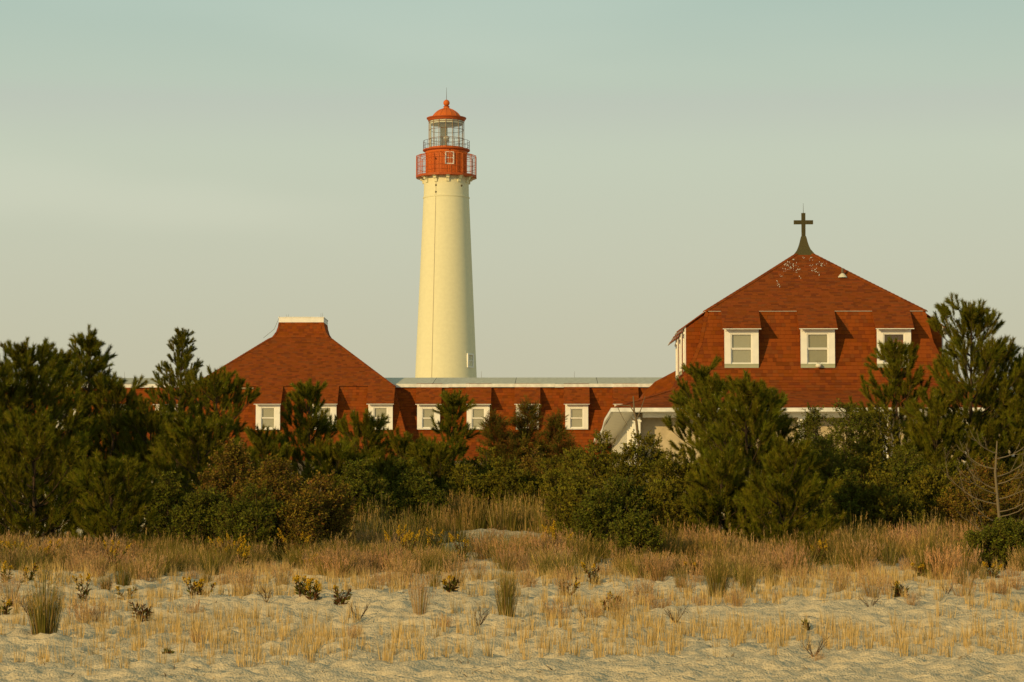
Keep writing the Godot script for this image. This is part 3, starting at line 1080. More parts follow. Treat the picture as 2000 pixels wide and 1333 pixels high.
	for k in 16:
		var a := TAU * k / 16.0
		var b := TAU * (k + 1) / 16.0
		var p := Vector3(cos(a) * gr, 0, sin(a) * gr)
		var q := Vector3(cos(b) * gr, 0, sin(b) * gr)
		mb = MB.new()
		mb.tube([p + Vector3(0, ylo, 0), p + Vector3(0, yhi, 0)], [0.035, 0.035], 4, Color(0.34, 0.24, 0.15))
		part("glazing_bar", mb, M.plain, lan)
		for j in 3:
			var e0 := lerpf(ylo, yhi, j / 3.0)
			var e1 := lerpf(ylo, yhi, (j + 1) / 3.0)
			mb = MB.new()
			var o := (p + q).normalized()
			mb.quad(p * 0.998 + Vector3(0, e0, 0), q * 0.998 + Vector3(0, e0, 0), q * 0.998 + Vector3(0, e1, 0), p * 0.998 + Vector3(0, e1, 0), Color(1, 1, 1), o)
			part("pane", mb, M.glass_clear, lan)
	for w in [289.8, 272.3, 254.6, 240.5]:
		mb = MB.new()
		for k in 16:
			var a := TAU * k / 16.0
			var b := TAU * (k + 1) / 16.0
			mb.tube([Vector3(cos(a) * gr, Y.call(w), sin(a) * gr), Vector3(cos(b) * gr, Y.call(w), sin(b) * gr)], [0.028, 0.028], 4, Color(0.20, 0.10, 0.05), false)
		part("glazing_ring", mb, M.plain, lan)
	# inner band under the roof, curtains and beacon
	mb = MB.new()
	mb.lathe([Vector2(33.5 * s, Y.call(237.0)), Vector2(33.5 * s, Y.call(243.5))], 16, Color(0.62, 0.60, 0.48), false)
	part("inner_band", mb, M.plain, lan)
	mb = MB.new()
	for k in [9.0, 12.0, 13.0]:
		var a: float = TAU * (16.0 - k + 4.0) / 16.0
		var b: float = a + TAU / 16.0
		var cr := gr * 0.95
		for i in 8:
			var a0 := lerpf(a, b, i / 8.0)
			var a1 := lerpf(a, b, (i + 1) / 8.0)
			var r0 := cr - 0.03 * (i % 2)
			var r1 := cr - 0.03 * ((i + 1) % 2)
			mb.quad(Vector3(cos(a0) * r0, ylo, sin(a0) * r0), Vector3(cos(a1) * r1, ylo, sin(a1) * r1), Vector3(cos(a1) * r1, yhi, sin(a1) * r1), Vector3(cos(a0) * r0, yhi, sin(a0) * r0), Color(0.68, 0.66, 0.52))
	part("curtain", mb, M.cloth, lan)
	mb = MB.new()
	mb.tube([Vector3(0, ylo - 0.3, 0), Vector3(0, Y.call(276.0), 0)], [0.14, 0.10], 8, Color(0.25, 0.13, 0.07))
	mb.tube([Vector3(0, Y.call(276.0), 0), Vector3(0, Y.call(273.0), 0)], [0.34, 0.30], 10, Color(0.22, 0.17, 0.12))
	mb.lathe([Vector2(0.14, Y.call(273.0)), Vector2(0.32, Y.call(271.5)), Vector2(0.34, Y.call(268.0)), Vector2(0.2, Y.call(266.0)), Vector2(0.02, Y.call(265.5))], 12, Color(0.6, 0.6, 0.55))
	part("beacon", mb, M.gloss, lan)
	# roof: cornice, ribbed dome, vent ball, rod
	var roof := Node3D.new()
	roof.name = "lantern_roof"
	root.add_child(roof, true)
	mb = MB.new()
	mb.lathe([Vector2(33 * s, Y.call(237.5)), Vector2(35.8 * s, Y.call(237.2)), Vector2(37 * s, Y.call(234.5)), Vector2(39.2 * s, Y.call(232.3)), Vector2(39.2 * s, Y.call(230.8)), Vector2(28 * s, Y.call(229.5))], 48, red2)
	part("cornice", mb, M.red, roof)
	mb = MB.new()
	var dome := [Vector2(29.5 * s, Y.call(230.5)), Vector2(27.5 * s, Y.call(227.0)), Vector2(24.0 * s, Y.call(222.5)), Vector2(19.5 * s, Y.call(218.5)), Vector2(14.0 * s, Y.call(215.2)), Vector2(8.0 * s, Y.call(212.8)), Vector2(6.0 * s, Y.call(211.0)), Vector2(5.0 * s, Y.call(208.0))]
	mb.lathe(dome, 16, red, false)
	part("dome", mb, M.red, roof)
	for k in 16:
		mb = MB.new()
		var a := TAU * k / 16.0
		var rp := []
		var rr := []
		for i in 6:
			rp.append(Vector3(cos(a) * dome[i].x, dome[i].y, sin(a) * dome[i].x))
			rr.append(0.03)
		mb.tube(rp, rr, 4, red)
		part("rib", mb, M.red, roof)
	mb = MB.new()
	mb.lathe([Vector2(5.8 * s, Y.call(209.0)), Vector2(6.2 * s, Y.call(208.4)), Vector2(5.8 * s, Y.call(207.6))], 16, red2)
	mb.ball(Vector3(0, Y.call(201.3), 0), 6.4 * s, 6.6 * s, red, 20)
	part("vent_ball", mb, M.red, roof)
	mb = MB.new()
	mb.tube([Vector3(0, Y.call(195.0), 0), Vector3(0, Y.call(171.0), 0)], [0.03, 0.012], 5, Color(0.12, 0.10, 0.08))
	part("lightning_rod", mb, M.plain, roof)

func window_parts(wn: Node, w: float, h: float, fr: float, cols: int, rows: int) -> void:
	var white := Color(0.86, 0.845, 0.80)
	var mb := MB.new()
	for s in [-1.0, 1.0]:
		mb.box(Vector3(s * (w - fr) * 0.5, 0, 0), Vector3(fr, h, 0.16), white)
		mb.box(Vector3(0, s * (h - fr) * 0.5, 0), Vector3(w - 2 * fr - 0.002, fr, 0.155), white)
	part("frame", mb, M.paint, wn)
	var iw := w - 2 * fr
	var ih := h - 2 * fr
	mb = MB.new()
	for i in range(1, cols):
		mb.box(Vector3(-iw * 0.5 + iw * i / cols, 0, -0.01), Vector3(0.03, ih, 0.03), Color(0.5, 0.47, 0.38))
	for j in range(1, rows * 2 if rows == 1 else rows):
		mb.box(Vector3(0, -ih * 0.5 + ih * j / (rows * 2 if rows == 1 else rows), 0.0), Vector3(iw, 0.06, 0.04), white)
	part("mullion", mb, M.paint, wn)
	mb = MB.new()
	mb.quad(Vector3(-iw * 0.5, -ih * 0.5, -0.02), Vector3(iw * 0.5, -ih * 0.5, -0.02), Vector3(iw * 0.5, ih * 0.5, -0.02), Vector3(-iw * 0.5, ih * 0.5, -0.02), Color(1, 1, 1), Vector3(0, 0, 1))
	part("pane", mb, M.glass, wn)
	mb = MB.new()
	room_box(mb, Vector3(0, 0, -0.12), iw * 0.9, ih * 0.8, 2.6)
	part("room_lining", mb, M.plain, wn)

# ---------------------------------------------------------------- plants: shared small meshes
var SHOOT := []
var SHORT := []
var SPRIG := []
var SPRAY := []
var DARK_LEAF: Mesh

func rand_dir(axis: Vector3, spread: float) -> Vector3:
	var side := axis.cross(Vector3(0.3, 0.9, 0.31) if absf(axis.y) < 0.9 else Vector3(1, 0, 0)).normalized()
	var oth := side.cross(axis)
	var a := rng.randf() * TAU
	return (axis * cos(spread) + (side * cos(a) + oth * sin(a)) * sin(spread)).normalized()

# a bottle-brush pine shoot along +Y
func make_shoot(length: float, needle: float, count: int, candle: bool) -> Mesh:
	var mb := MB.new()
	mb.tube([Vector3.ZERO, Vector3(0, length, 0)], [0.008, 0.005], 3, Color(0.10, 0.06, 0.025), false)
	for i in count:
		var t := pow(rng.randf(), 0.85)
		var p := Vector3(0, length * t, 0)
		var dir := rand_dir(Vector3.UP, rng.randf_range(0.45, 0.95) * lerpf(1.15, 0.75, t))
		var l := needle * rng.randf_range(0.75, 1.15)
		var side := dir.cross(rand_dir(Vector3.UP, 1.3)).normalized() * 0.0045
		var k := rng.randf_range(0.75, 1.25)
		var col := Color(0.122 * k, 0.125 * k, 0.010 * k)
		if rng.randf() < 0.12:
			col = Color(0.19 * k, 0.145 * k, 0.025 * k)
		mb.tri(p - side, p + side, p + dir * l, col)
	if candle:
		mb.tube([Vector3(0, length, 0), Vector3(0, length + 0.05, 0)], [0.008, 0.003], 4, Color(0.36, 0.27, 0.14))
	return mb.mesh(M.leaf)

# small leafy bayberry twig
func make_sprig(leaves: int, col: Color, dry: float) -> Mesh:
	var mb := MB.new()
	mb.tube([Vector3.ZERO, Vector3(0.01, 0.12, 0), Vector3(0, 0.23, 0.01)], [0.004, 0.003, 0.002], 3, Color(0.10, 0.065, 0.035), false)
	for i in leaves:
		var p := Vector3(0, 0.02 + 0.21 * i / leaves, 0)
		var dir := rand_dir(Vector3.UP, rng.randf_range(0.5, 1.25))
		var l := rng.randf_range(0.045, 0.075)
		var side := dir.cross(Vector3(rng.randf() - 0.5, rng.randf() - 0.5, rng.randf() - 0.5)).normalized() * l * 0.21
		var k := rng.randf_range(0.7, 1.3)
		var cl := Color(col.r * k, col.g * k, col.b * k)
		if rng.randf() < dry:
			cl = Color(0.16 * k, 0.085 * k, 0.025 * k)
		var bend := Vector3(0, -0.012, 0)
		mb.tri(p, p + dir * l * 0.55 + side, p + dir * l + bend, cl)
		mb.tri(p, p + dir * l + bend, p + dir * l * 0.55 - side, cl)
	return mb.mesh(M.leaf)

# feathery red-cedar spray
func make_spray(dry: float) -> Mesh:
	var mb := MB.new()
	for b in 9:
		var p := Vector3(0, 0.035 * b, 0)
		var dir := rand_dir(Vector3.UP, rng.randf_range(0.25, 0.75))
		var k := rng.randf_range(0.7, 1.25)
		var col := Color(0.11 * k, 0.10 * k, 0.016 * k)
		if rng.randf() < dry:
			col = Color(0.19 * k, 0.085 * k, 0.022 * k)
		for i in 9:
			var q := p + dir * (0.016 * i)
			var e := rand_dir(dir, rng.randf_range(0.3, 0.7))
			var side := e.cross(rand_dir(dir, 1.4)).normalized() * 0.006
			mb.tri(q - side, q + side, q + e * 0.05, col)
	return mb.mesh(M.leaf)

func make_plant_meshes() -> void:
	rng.seed = 4
	for i in 3:
		SHOOT.append(make_shoot(0.34, 0.125, 230, i == 0))
		SHORT.append(make_shoot(0.21, 0.07, 110, false))
		SPRAY.append(make_spray([0.1, 0.3, 0.6][i]))
	SPRIG.append(make_sprig(16, Color(0.150, 0.138, 0.016), 0.05))
	SPRIG.append(make_sprig(16, Color(0.160, 0.120, 0.018), 0.20))
	SPRIG.append(make_sprig(16, Color(0.100, 0.108, 0.014), 0.03))

func place_multi(called: String, parent: Node, m: Mesh, xfs: Array, cols: Array) -> MultiMeshInstance3D:
	var mm := MultiMesh.new()
	mm.transform_format = MultiMesh.TRANSFORM_3D
	mm.use_colors = true
	mm.mesh = m
	mm.instance_count = xfs.size()
	for i in xfs.size():
		mm.set_instance_transform(i, xfs[i])
		mm.set_instance_color(i, cols[i])
	var o := MultiMeshInstance3D.new()
	o.name = called
	o.multimesh = mm
	parent.add_child(o, true)
	return o

func axis_xf(at: Vector3, dir: Vector3, sc: float) -> Transform3D:
	var y := dir.normalized()
	var x := y.cross(Vector3(rng.randf() - 0.5, rng.randf() - 0.5, rng.randf() - 0.5)).normalized()
	var z := x.cross(y)
	return Transform3D(Basis(x * sc, y * sc, z * sc), at)

func tint() -> Color:
	var k := rng.randf_range(0.72, 1.28)
	return Color(k * rng.randf_range(0.9, 1.15), k, k * rng.randf_range(0.8, 1.2))

# pine: u, top pixel row, depth, half width in pixels
func pine(label: String, group: String, u: float, wtop: float, d: float, hw: float, seed_: int, opt := {}) -> void:
	rng.seed = seed_
	var x := px(u, 1000, d).x
	var y0 := base_height(x, d) - 0.12
	var H := px(u, wtop, d).y - y0 - 0.34
	var R := hw * d / FOCAL
	var root := thing(opt.get("name", "pine_tree"), label, "tree", Vector3(x, y0, -d), group)
	var mb := MB.new()
	var bark := Color(0.13, 0.085, 0.05)
	var pts := []
	var rads := []
	var lean: Vector2 = opt.get("lean", Vector2(rng.randf_range(-0.2, 0.2), rng.randf_range(-0.2, 0.2)))
	var nseg := 9
	for i in nseg + 1:
		var t := float(i) / nseg
		pts.append(Vector3(lean.x * sin(t * 2.6) * (1 - t), H * t, lean.y * sin(t * 2.2) * (1 - t)))
		rads.append(lerpf(0.035 + H * 0.011, 0.012, t))
	mb.tube(pts, rads, 7, bark)
	var at_h := func(t: float) -> Vector3:
		var f := clampf(t, 0.0, 0.9999) * nseg
		var i := int(f)
		return pts[i].lerp(pts[i + 1], f - i)
	var xfs := [[], [], []]
	var cols := [[], [], []]
	var sc: float = opt.get("scale", 1.0)
	var start: float = opt.get("start", 0.05)
	var step: float = opt.get("step", 0.40)
	var fill: float = opt.get("fill", 1.0)
	var pw: float = opt.get("power", 0.5)
	var y := H * start
	while y < H * 0.985:
		var t := y / H
		var rr := R * minf(1.0, pow(1.0 - t, pw) * 1.2) * rng.randf_range(0.8, 1.1)
		rr *= lerpf(opt.get("low", 1.0), 1.0, smoothstep(0.0, 0.35, t))
		var nb := 6 if rr > 0.5 else 5
		if rr < 0.16:
			nb = 3
			rr = 0.16
		var a0 := rng.randf() * TAU
		for b in nb:
			if rng.randf() > fill:
				continue
			var a := a0 + TAU * b / nb + rng.randf_range(-0.35, 0.35)
			var L := rr * rng.randf_range(0.5, 1.22)
			var elev := lerpf(0.15, 0.85, t) + rng.randf_range(-0.15, 0.2)
			var o := Vector3(cos(a), 0, sin(a))
			var p0: Vector3 = at_h.call(t)
			var bp := [p0]
			var br := [0.012 + L * 0.012]
			var n := 4
			for i in range(1, n + 1):
				var f := float(i) / n
				bp.append(p0 + o * L * f + Vector3(0, L * tan(elev) * f * 0.6 + L * 0.32 * f * f, 0))
				br.append(lerpf(br[0], 0.006, f))
			mb.tube(bp, br, 3, bark, false)
			var along := maxf(0.30 * L, 0.05) if L > 0.4 else 0.05
			while along < L:
				var f := along / L * n
				var i := mini(int(f), n - 1)
				var q: Vector3 = bp[i].lerp(bp[i + 1], f - i)
				var dirb: Vector3 = (bp[i + 1] - bp[i]).normalized()
				for sd in [-1.0, 1.0]:
					var sidev: Vector3 = dirb.cross(Vector3.UP).normalized() * sd
					var tw: Vector3 = (dirb * 0.8 + sidev * rng.randf_range(0.3, 1.0) + Vector3(0, rng.randf_range(0.0, 0.7), 0)).normalized()
					var tl := rng.randf_range(0.10, 0.38) * minf(1.0, L * 1.4) * sc
					var e := q + tw * tl
					mb.tube([q, e], [0.006, 0.004], 3, bark, false)
					var which := rng.randi() % 3
					xfs[which].append(axis_xf(e, tw + Vector3(0, 0.75, 0), sc * rng.randf_range(0.85, 1.2)))
					cols[which].append(tint())
					if rng.randf() < 0.35:
						which = 1 + rng.randi() % 2
						xfs[which].append(axis_xf(q + tw * tl * 0.3, tw + Vector3(0, 0.25, 0), sc * rng.randf_range(0.7, 0.95)))
						cols[which].append(tint())
				along += rng.randf_range(0.22, 0.36) * sc
			for k in 3:
				var which := rng.randi() % 3
				var td: Vector3 = rand_dir((o * 0.7 + Vector3(0, 0.9, 0)).normalized(), 0.15 + 0.35 * (k > 0 as int))
				xfs[which].append(axis_xf(bp[n], td, sc * rng.randf_range(0.9, 1.25)))
				cols[which].append(tint())
		y += step * sc * rng.randf_range(0.8, 1.2)
	# leader
	for k in 6:
		var tp: Vector3 = at_h.call(1.0 - 0.05 * k * (1.5 / maxf(H, 1.5)))
		for j in (1 if k == 0 else 2):
			xfs[0].append(axis_xf(tp, rand_dir(Vector3.UP, 0.05 if k == 0 else 0.5), sc * rng.randf_range(0.9, 1.2)))
			cols[0].append(tint())
	part("trunk", mb, M.bark, root)
	var set_: Array = SHORT if opt.get("short", false) else SHOOT
	for i in 3:
		place_multi("crown", root, set_[i], xfs[i], cols[i]).set_meta("kind", "stuff")

# rounded leafy shrub made of many twigs on forking stems
func shrub(label: String, group: String, u: float, wtop: float, d: float, hw: float, seed_: int, kind: int, opt := {}) -> void:
	rng.seed = seed_
	var x := px(u, 1000, d).x
	var y0 := base_height(x, d) - 0.1
	var H := px(u, wtop, d).y - y0 + 0.06
	var R := hw * d / FOCAL
	var root := thing(opt.get("name", "bayberry_shrub"), label, "shrub", Vector3(x, y0, -d), group)
	var mb := MB.new()
	var bark := Color(0.12, 0.085, 0.055)
	var xfs := []
	var cols := []
	# lobes
	var lobes := []
	var nl := 8 + int(R * 5)
	for i in nl:
		var a := rng.randf() * TAU
		var r := R * sqrt(rng.randf()) * 0.72
		var top := H * (1.0 - 0.45 * pow(r / R, 2.0)) * rng.randf_range(0.72, 1.0)
		if i == 0:
			r = 0.0
			top = H
		lobes.append([Vector3(cos(a) * r, top, sin(a) * r), R * rng.randf_range(0.26, 0.42)])
	for l in lobes:
		var c: Vector3 = l[0]
		var lr: float = l[1]
		var p1 := Vector3(c.x * 0.25, H * 0.25, c.z * 0.25)
		mb.tube([Vector3(c.x * 0.08, -0.05, c.z * 0.08), p1, Vector3(c.x * 0.8, c.y * 0.65, c.z * 0.8), c + Vector3(0, -lr * 0.3, 0)], [0.03, 0.025, 0.016, 0.006], 4, bark)
		var cnt := int(opt.get("density", 1.0) * (60 + 190 * lr))
		for i in cnt:
			var t := pow(rng.randf(), 1.7)
			var yy := c.y * (1.0 - t * 0.96)
			var wide := lr * (0.45 + 0.9 * smoothstep(0.0, 0.25, t)) * (1.0 - 0.25 * t)
			var a := rng.randf() * TAU
			var rad := wide * pow(rng.randf(), 0.4)
			var off := Vector3(cos(a) * rad, 0, sin(a) * rad)
			var lean := 1.0 - 0.35 * t
			var p := Vector3(c.x * lean, yy, c.z * lean) + off - Vector3(0, 0.15, 0)
			var dir := (off.normalized() * 0.8 + Vector3(0, 0.9, 0) + Vector3(rng.randf() - 0.5, rng.randf() - 0.5, rng.randf() - 0.5) * 0.8)
			xfs.append(axis_xf(p, dir, rng.randf_range(0.8, 1.3) * opt.get("scale", 1.0)))
			cols.append(tint())
	part("stems", mb, M.bark, root)
	place_multi("foliage", root, SPRIG[kind], xfs, cols).set_meta("kind", "stuff")

# red cedar with several feathery tops
func cedar(label: String, tops: Array, d: float, seed_: int, group := "") -> void:
	rng.seed = seed_
	var x: float = px(tops[0][0], 1000, d).x
	var y0 := base_height(x, d) - 0.1
	var root := thing("red_cedar", label, "tree", Vector3(x, y0, -d), group)
	var mb := MB.new()
	var bark := Color(0.15, 0.09, 0.055)
	var xfs := [[], [], []]
	var cols := [[], [], []]
	for tp in tops:
		var top := px(tp[0], tp[1], d) - Vector3(x, y0, -d)
		top.z += rng.randf_range(-0.6, 0.6)
		top.y -= 0.25
		var R: float = tp[2] * d / FOCAL
		var foot := Vector3(top.x * 0.15, 0, top.z * 0.15)
		var p1 := Vector3(top.x * 0.6, top.y * 0.3, top.z * 0.6)
		mb.tube([foot, p1, top], [0.06, 0.045, 0.01], 5, bark)
		var yy := top.y * 0.12
		while yy < top.y:
			var t := yy / top.y
			var c := p1.lerp(top, (t - 0.3) / 0.7) if t > 0.3 else foot.lerp(p1, t / 0.3)
			var rr := R * (0.25 + 0.85 * (1.0 - t)) * (1.0 if t < 0.93 else 0.5)
			for b in 6:
				var a := rng.randf() * TAU
				var L := rr * rng.randf_range(0.6, 1.15)
				var o := Vector3(cos(a), 0, sin(a))
				var e := c + o * L + Vector3(0, L * rng.randf_range(0.35, 0.8), 0)
				mb.tube([c, e], [0.010, 0.004], 3, bark, false)
				var s := 0.25 * L
				while s <= L:
					var f := s / L
					for j in 5:
						var inner := rng.randf()
						var wch := 0 if inner < 0.62 else (1 if inner < 0.85 else 2)
						if f < 0.5 and rng.randf() < 0.5:
							wch = 2
						var dir := (o + Vector3(0, 0.8, 0) + Vector3(rng.randf() - 0.5, rng.randf() - 0.5, rng.randf() - 0.5) * 1.3)
						xfs[wch].append(axis_xf(c.lerp(e, f), dir, rng.randf_range(0.7, 1.1)))
						cols[wch].append(tint())
					s += 0.13
			yy += 0.17
		for j in 6:
			xfs[0].append(axis_xf(top - Vector3(0, 0.05 * j, 0), rand_dir(Vector3.UP, 0.25), 0.9))
			cols[0].append(tint())
	part("trunk", mb, M.bark, root)
	for i in 3:
		place_multi("crown", root, SPRAY[i], xfs[i], cols[i]).set_meta("kind", "stuff")

func bare_branch(mb: MB, p: Vector3, dir: Vector3, length: float, r: float, depth: int, col: Color, bend: Vector3) -> void:
	var pts := [p]
	var rads := [r]
	var n := 5
	var q := p
	var dd := dir.normalized()
	for i in n:
		dd = (dd + bend * 0.16 + Vector3(rng.randf() - 0.5, rng.randf() - 0.5, rng.randf() - 0.5) * 0.16).normalized()
		q += dd * length / n
		pts.append(q)
		rads.append(lerpf(r, r * 0.3, float(i + 1) / n))
		if depth > 0 and i >= 1:
			for k in (1 if rng.randf() < 0.6 else 2):
				var nd := rand_dir(dd, rng.randf_range(0.4, 0.8))
				bare_branch(mb, q, nd, length * rng.randf_range(0.25, 0.5), r * 0.45, depth - 1, col, bend)
	mb.tube(pts, rads, 4, col)

# ---------------------------------------------------------------- grasses
var GRASS := {}

func blade(mb: MB, base: Vector3, out: Vector3, length: float, width: float, lean: float, droop: float, col: Color) -> Vector3:
	var side := Vector3.UP.cross(out)
	side = side.rotated(Vector3.UP, rng.randf_range(-1.2, 1.2)).normalized() * width * 0.5
	var p := base
	var ang := lean
	var n := 4
	var w := 1.0
	for i in n:
		var dir := (Vector3.UP * cos(ang) + out * sin(ang))
		var q := p + dir * length / n
		var w2 := 1.0 - 0.85 * pow(float(i + 1) / n, 1.5)
		mb.quad(p - side * w, p + side * w, q + side * w2, q - side * w2, col)
		p = q
		w = w2
		ang += droop / n
	return p

func grass_mesh(count: int, h: float, spread: float, lean: float, droop: float, width: float, palette: Array, plume: float, plume_col: Color) -> Mesh:
	var mb := MB.new()
	for i in count:
		var a := rng.randf() * TAU
		var o := Vector3(cos(a), 0, sin(a))
		var r := sqrt(rng.randf())
		var col: Color = palette[rng.randi() % palette.size()]
		var k := rng.randf_range(0.75, 1.25)
		col = Color(col.r * k, col.g * k, col.b * k)
		var l := h * rng.randf_range(0.5, 1.0) * (1.0 - 0.25 * r * r)
		var e := blade(mb, o * spread * r + Vector3(0, -0.03, 0), o, l, width * rng.randf_range(0.7, 1.3), lean * r * rng.randf_range(0.5, 1.3), droop * rng.randf_range(0.3, 1.4), col)
		if rng.randf() < plume:
			for j in 9:
				var p := e - (Vector3.UP * 0.9 + o * 0.1) * 0.022 * j
				var dir := rand_dir((Vector3.UP + o * 0.3).normalized(), rng.randf_range(0.2, 0.6))
				var sd := dir.cross(rand_dir(Vector3.UP, 1.3)).normalized() * 0.005
				var kk := rng.randf_range(0.8, 1.2)
				mb.tri(p - sd, p + sd, p + dir * 0.06, Color(plume_col.r * kk, plume_col.g * kk, plume_col.b * kk))
	return mb.mesh(M.grass)

func make_grass() -> void:
	rng.seed = 9
	var olive := Color(0.135, 0.125, 0.020)
	var olive2 := Color(0.19, 0.15, 0.035)
	var tan := Color(0.40, 0.26, 0.095)
	var straw := Color(0.60, 0.415, 0.165)
	var rust := Color(0.30, 0.165, 0.06)
	var pinkish := Color(0.44, 0.265, 0.13)
	GRASS.green = []
	GRASS.tan = []
	GRASS.vase = []
	GRASS.reed = []
	GRASS.straw = []
	GRASS.fuzz = []
	for i in 4:
		GRASS.green.append(grass_mesh(110, 0.95, 0.16, 0.38, 0.5, 0.009, [olive, olive, olive2, olive2, tan], 0.10, tan))
		GRASS.tan.append(grass_mesh(110, 0.85, 0.15, 0.30, 0.25, 0.007, [olive2, tan, tan, pinkish, rust], 0.55, pinkish))
		GRASS.vase.append(grass_mesh(300, 0.82, 0.13, 0.30, 0.08, 0.007, [olive, olive, olive2, olive2, rust], 0.10, tan))
		GRASS.reed.append(grass_mesh(60, 1.25, 0.25, 0.16, 0.18, 0.011, [tan, olive2, olive2, olive], 0.4, tan))
		GRASS.fuzz.append(grass_mesh(120, 0.42, 0.10, 0.45, 0.2, 0.004, [tan, rust, pinkish], 0.3, pinkish))
		var mb := MB.new()
		for j in 14 + i * 4:
			var a := rng.randf() * TAU
			var o := Vector3(cos(a), 0, sin(a))
			var k := rng.randf_range(0.75, 1.15)
			var cc := Color(straw.r * k, straw.g * k, straw.b * k) if rng.randf() < 0.85 else Color(tan.r * k, tan.g * k, tan.b * k)
			blade(mb, o * 0.055 * sqrt(rng.randf()) + Vector3(0, -0.03, 0), o, rng.randf_range(0.12, 0.32), rng.randf_range(0.005, 0.008), rng.randf_range(0.0, 0.22), rng.randf_range(-0.1, 0.25), cc)
		GRASS.straw.append(mb.mesh(M.grass))

func single_grass(called: String, label: String, group: String, m: Mesh, at: Vector3, sc: Vector3) -> void:
	var o := MeshInstance3D.new()
	o.name = numbered(called)
	o.mesh = m
	add_child(o)
	o.position = at - Vector3(0, 0.01, 0)
	o.basis = Basis(Vector3.UP, rng.randf() * TAU).scaled(sc)
	tag(o, label, "grass", group, "thing")

# seaside goldenrod: stems with leaves and a yellow flower head
func goldenrod(label: String, group: String, at: Vector3, h: float, stems: int, flowers: float, dark: float) -> void:
	var root := thing("goldenrod", label, "plant", at, group)
	var mb := MB.new()
	var fl := MB.new()
	for s in stems:
		var a := rng.randf() * TAU
		var o := Vector3(cos(a), 0, sin(a))
		var l := h * rng.randf_range(0.65, 1.0)
		var lean := rng.randf_range(0.1, 0.5)
		var p := Vector3(0, -0.04, 0) + o * 0.04
		var pts := [p]
		for i in 4:
			pts.append(p + (Vector3.UP + o * lean * (0.5 + 0.2 * i)) * l * (i + 1) / 4.0)
		mb.tube(pts, [0.007, 0.006, 0.006, 0.005, 0.003], 4, Color(0.13, 0.055, 0.025), false)
		for j in 22:
			var f := rng.randf_range(0.05, 0.9)
			var i := mini(int(f * 4), 3)
			var q: Vector3 = pts[i].lerp(pts[i + 1], f * 4 - i)
			var dir := rand_dir((Vector3.UP * 0.7 + o * 0.4).normalized(), rng.randf_range(0.5, 1.1))
			var ll := rng.randf_range(0.06, 0.12) * (1.15 - 0.5 * f)
			var sd := dir.cross(Vector3(rng.randf() - 0.5, rng.randf() - 0.5, rng.randf() - 0.5)).normalized() * ll * 0.16
			var k := rng.randf_range(0.7, 1.3)
			var col := Color(0.105 * k, 0.10 * k, 0.02 * k)
			if rng.randf() < dark:
				col = Color(0.10 * k, 0.045 * k, 0.018 * k)
			mb.tri(q, q + dir * ll * 0.5 + sd, q + dir * ll, col)
			mb.tri(q, q + dir * ll, q + dir * ll * 0.5 - sd, col)
		if rng.randf() < flowers:
			for j in 70:
				var f := rng.randf()
				var q: Vector3 = pts[3].lerp(pts[4], 0.3 + 0.8 * f) + Vector3(rng.randf() - 0.5, rng.randf() - 0.5, rng.randf() - 0.5) * 0.09 * (1.1 - f)
				var dir := rand_dir(Vector3.UP, rng.randf_range(0.2, 1.4)) * 0.02
				var sd := dir.cross(Vector3(rng.randf() - 0.5, rng.randf() - 0.5, rng.randf() - 0.5)).normalized() * 0.009
				var k := rng.randf_range(0.75, 1.2)
				fl.tri(q - sd, q + sd, q + dir, Color(0.55 * k, 0.33 * k, 0.02 * k))
	part("leafy_stems", mb, M.leaf, root)
	if fl.v.size() > 0:
		part("flower_head", fl, M.leaf, root)

func dry_weed(at: Vector3, h: float) -> void:
	var root := MeshInstance3D.new()
	root.name = numbered("dry_weed")
	var mb := MB.new()
	for i in 7:
		var a := rng.randf() * TAU
		bare_branch(mb, Vector3(0, -0.03, 0), Vector3(cos(a) * 0.8, 1.0, sin(a) * 0.8), h * rng.randf_range(0.6, 1.0), 0.006, 1, Color(0.13, 0.075, 0.04), Vector3(0, 0.3, 0))
	root.mesh = mb.mesh(M.bark)
	add_child(root)
	root.position = at
	tag(root, "small leafless brown weed with forked twigs on bare sand", "plant", "dry brown weeds on the sand")

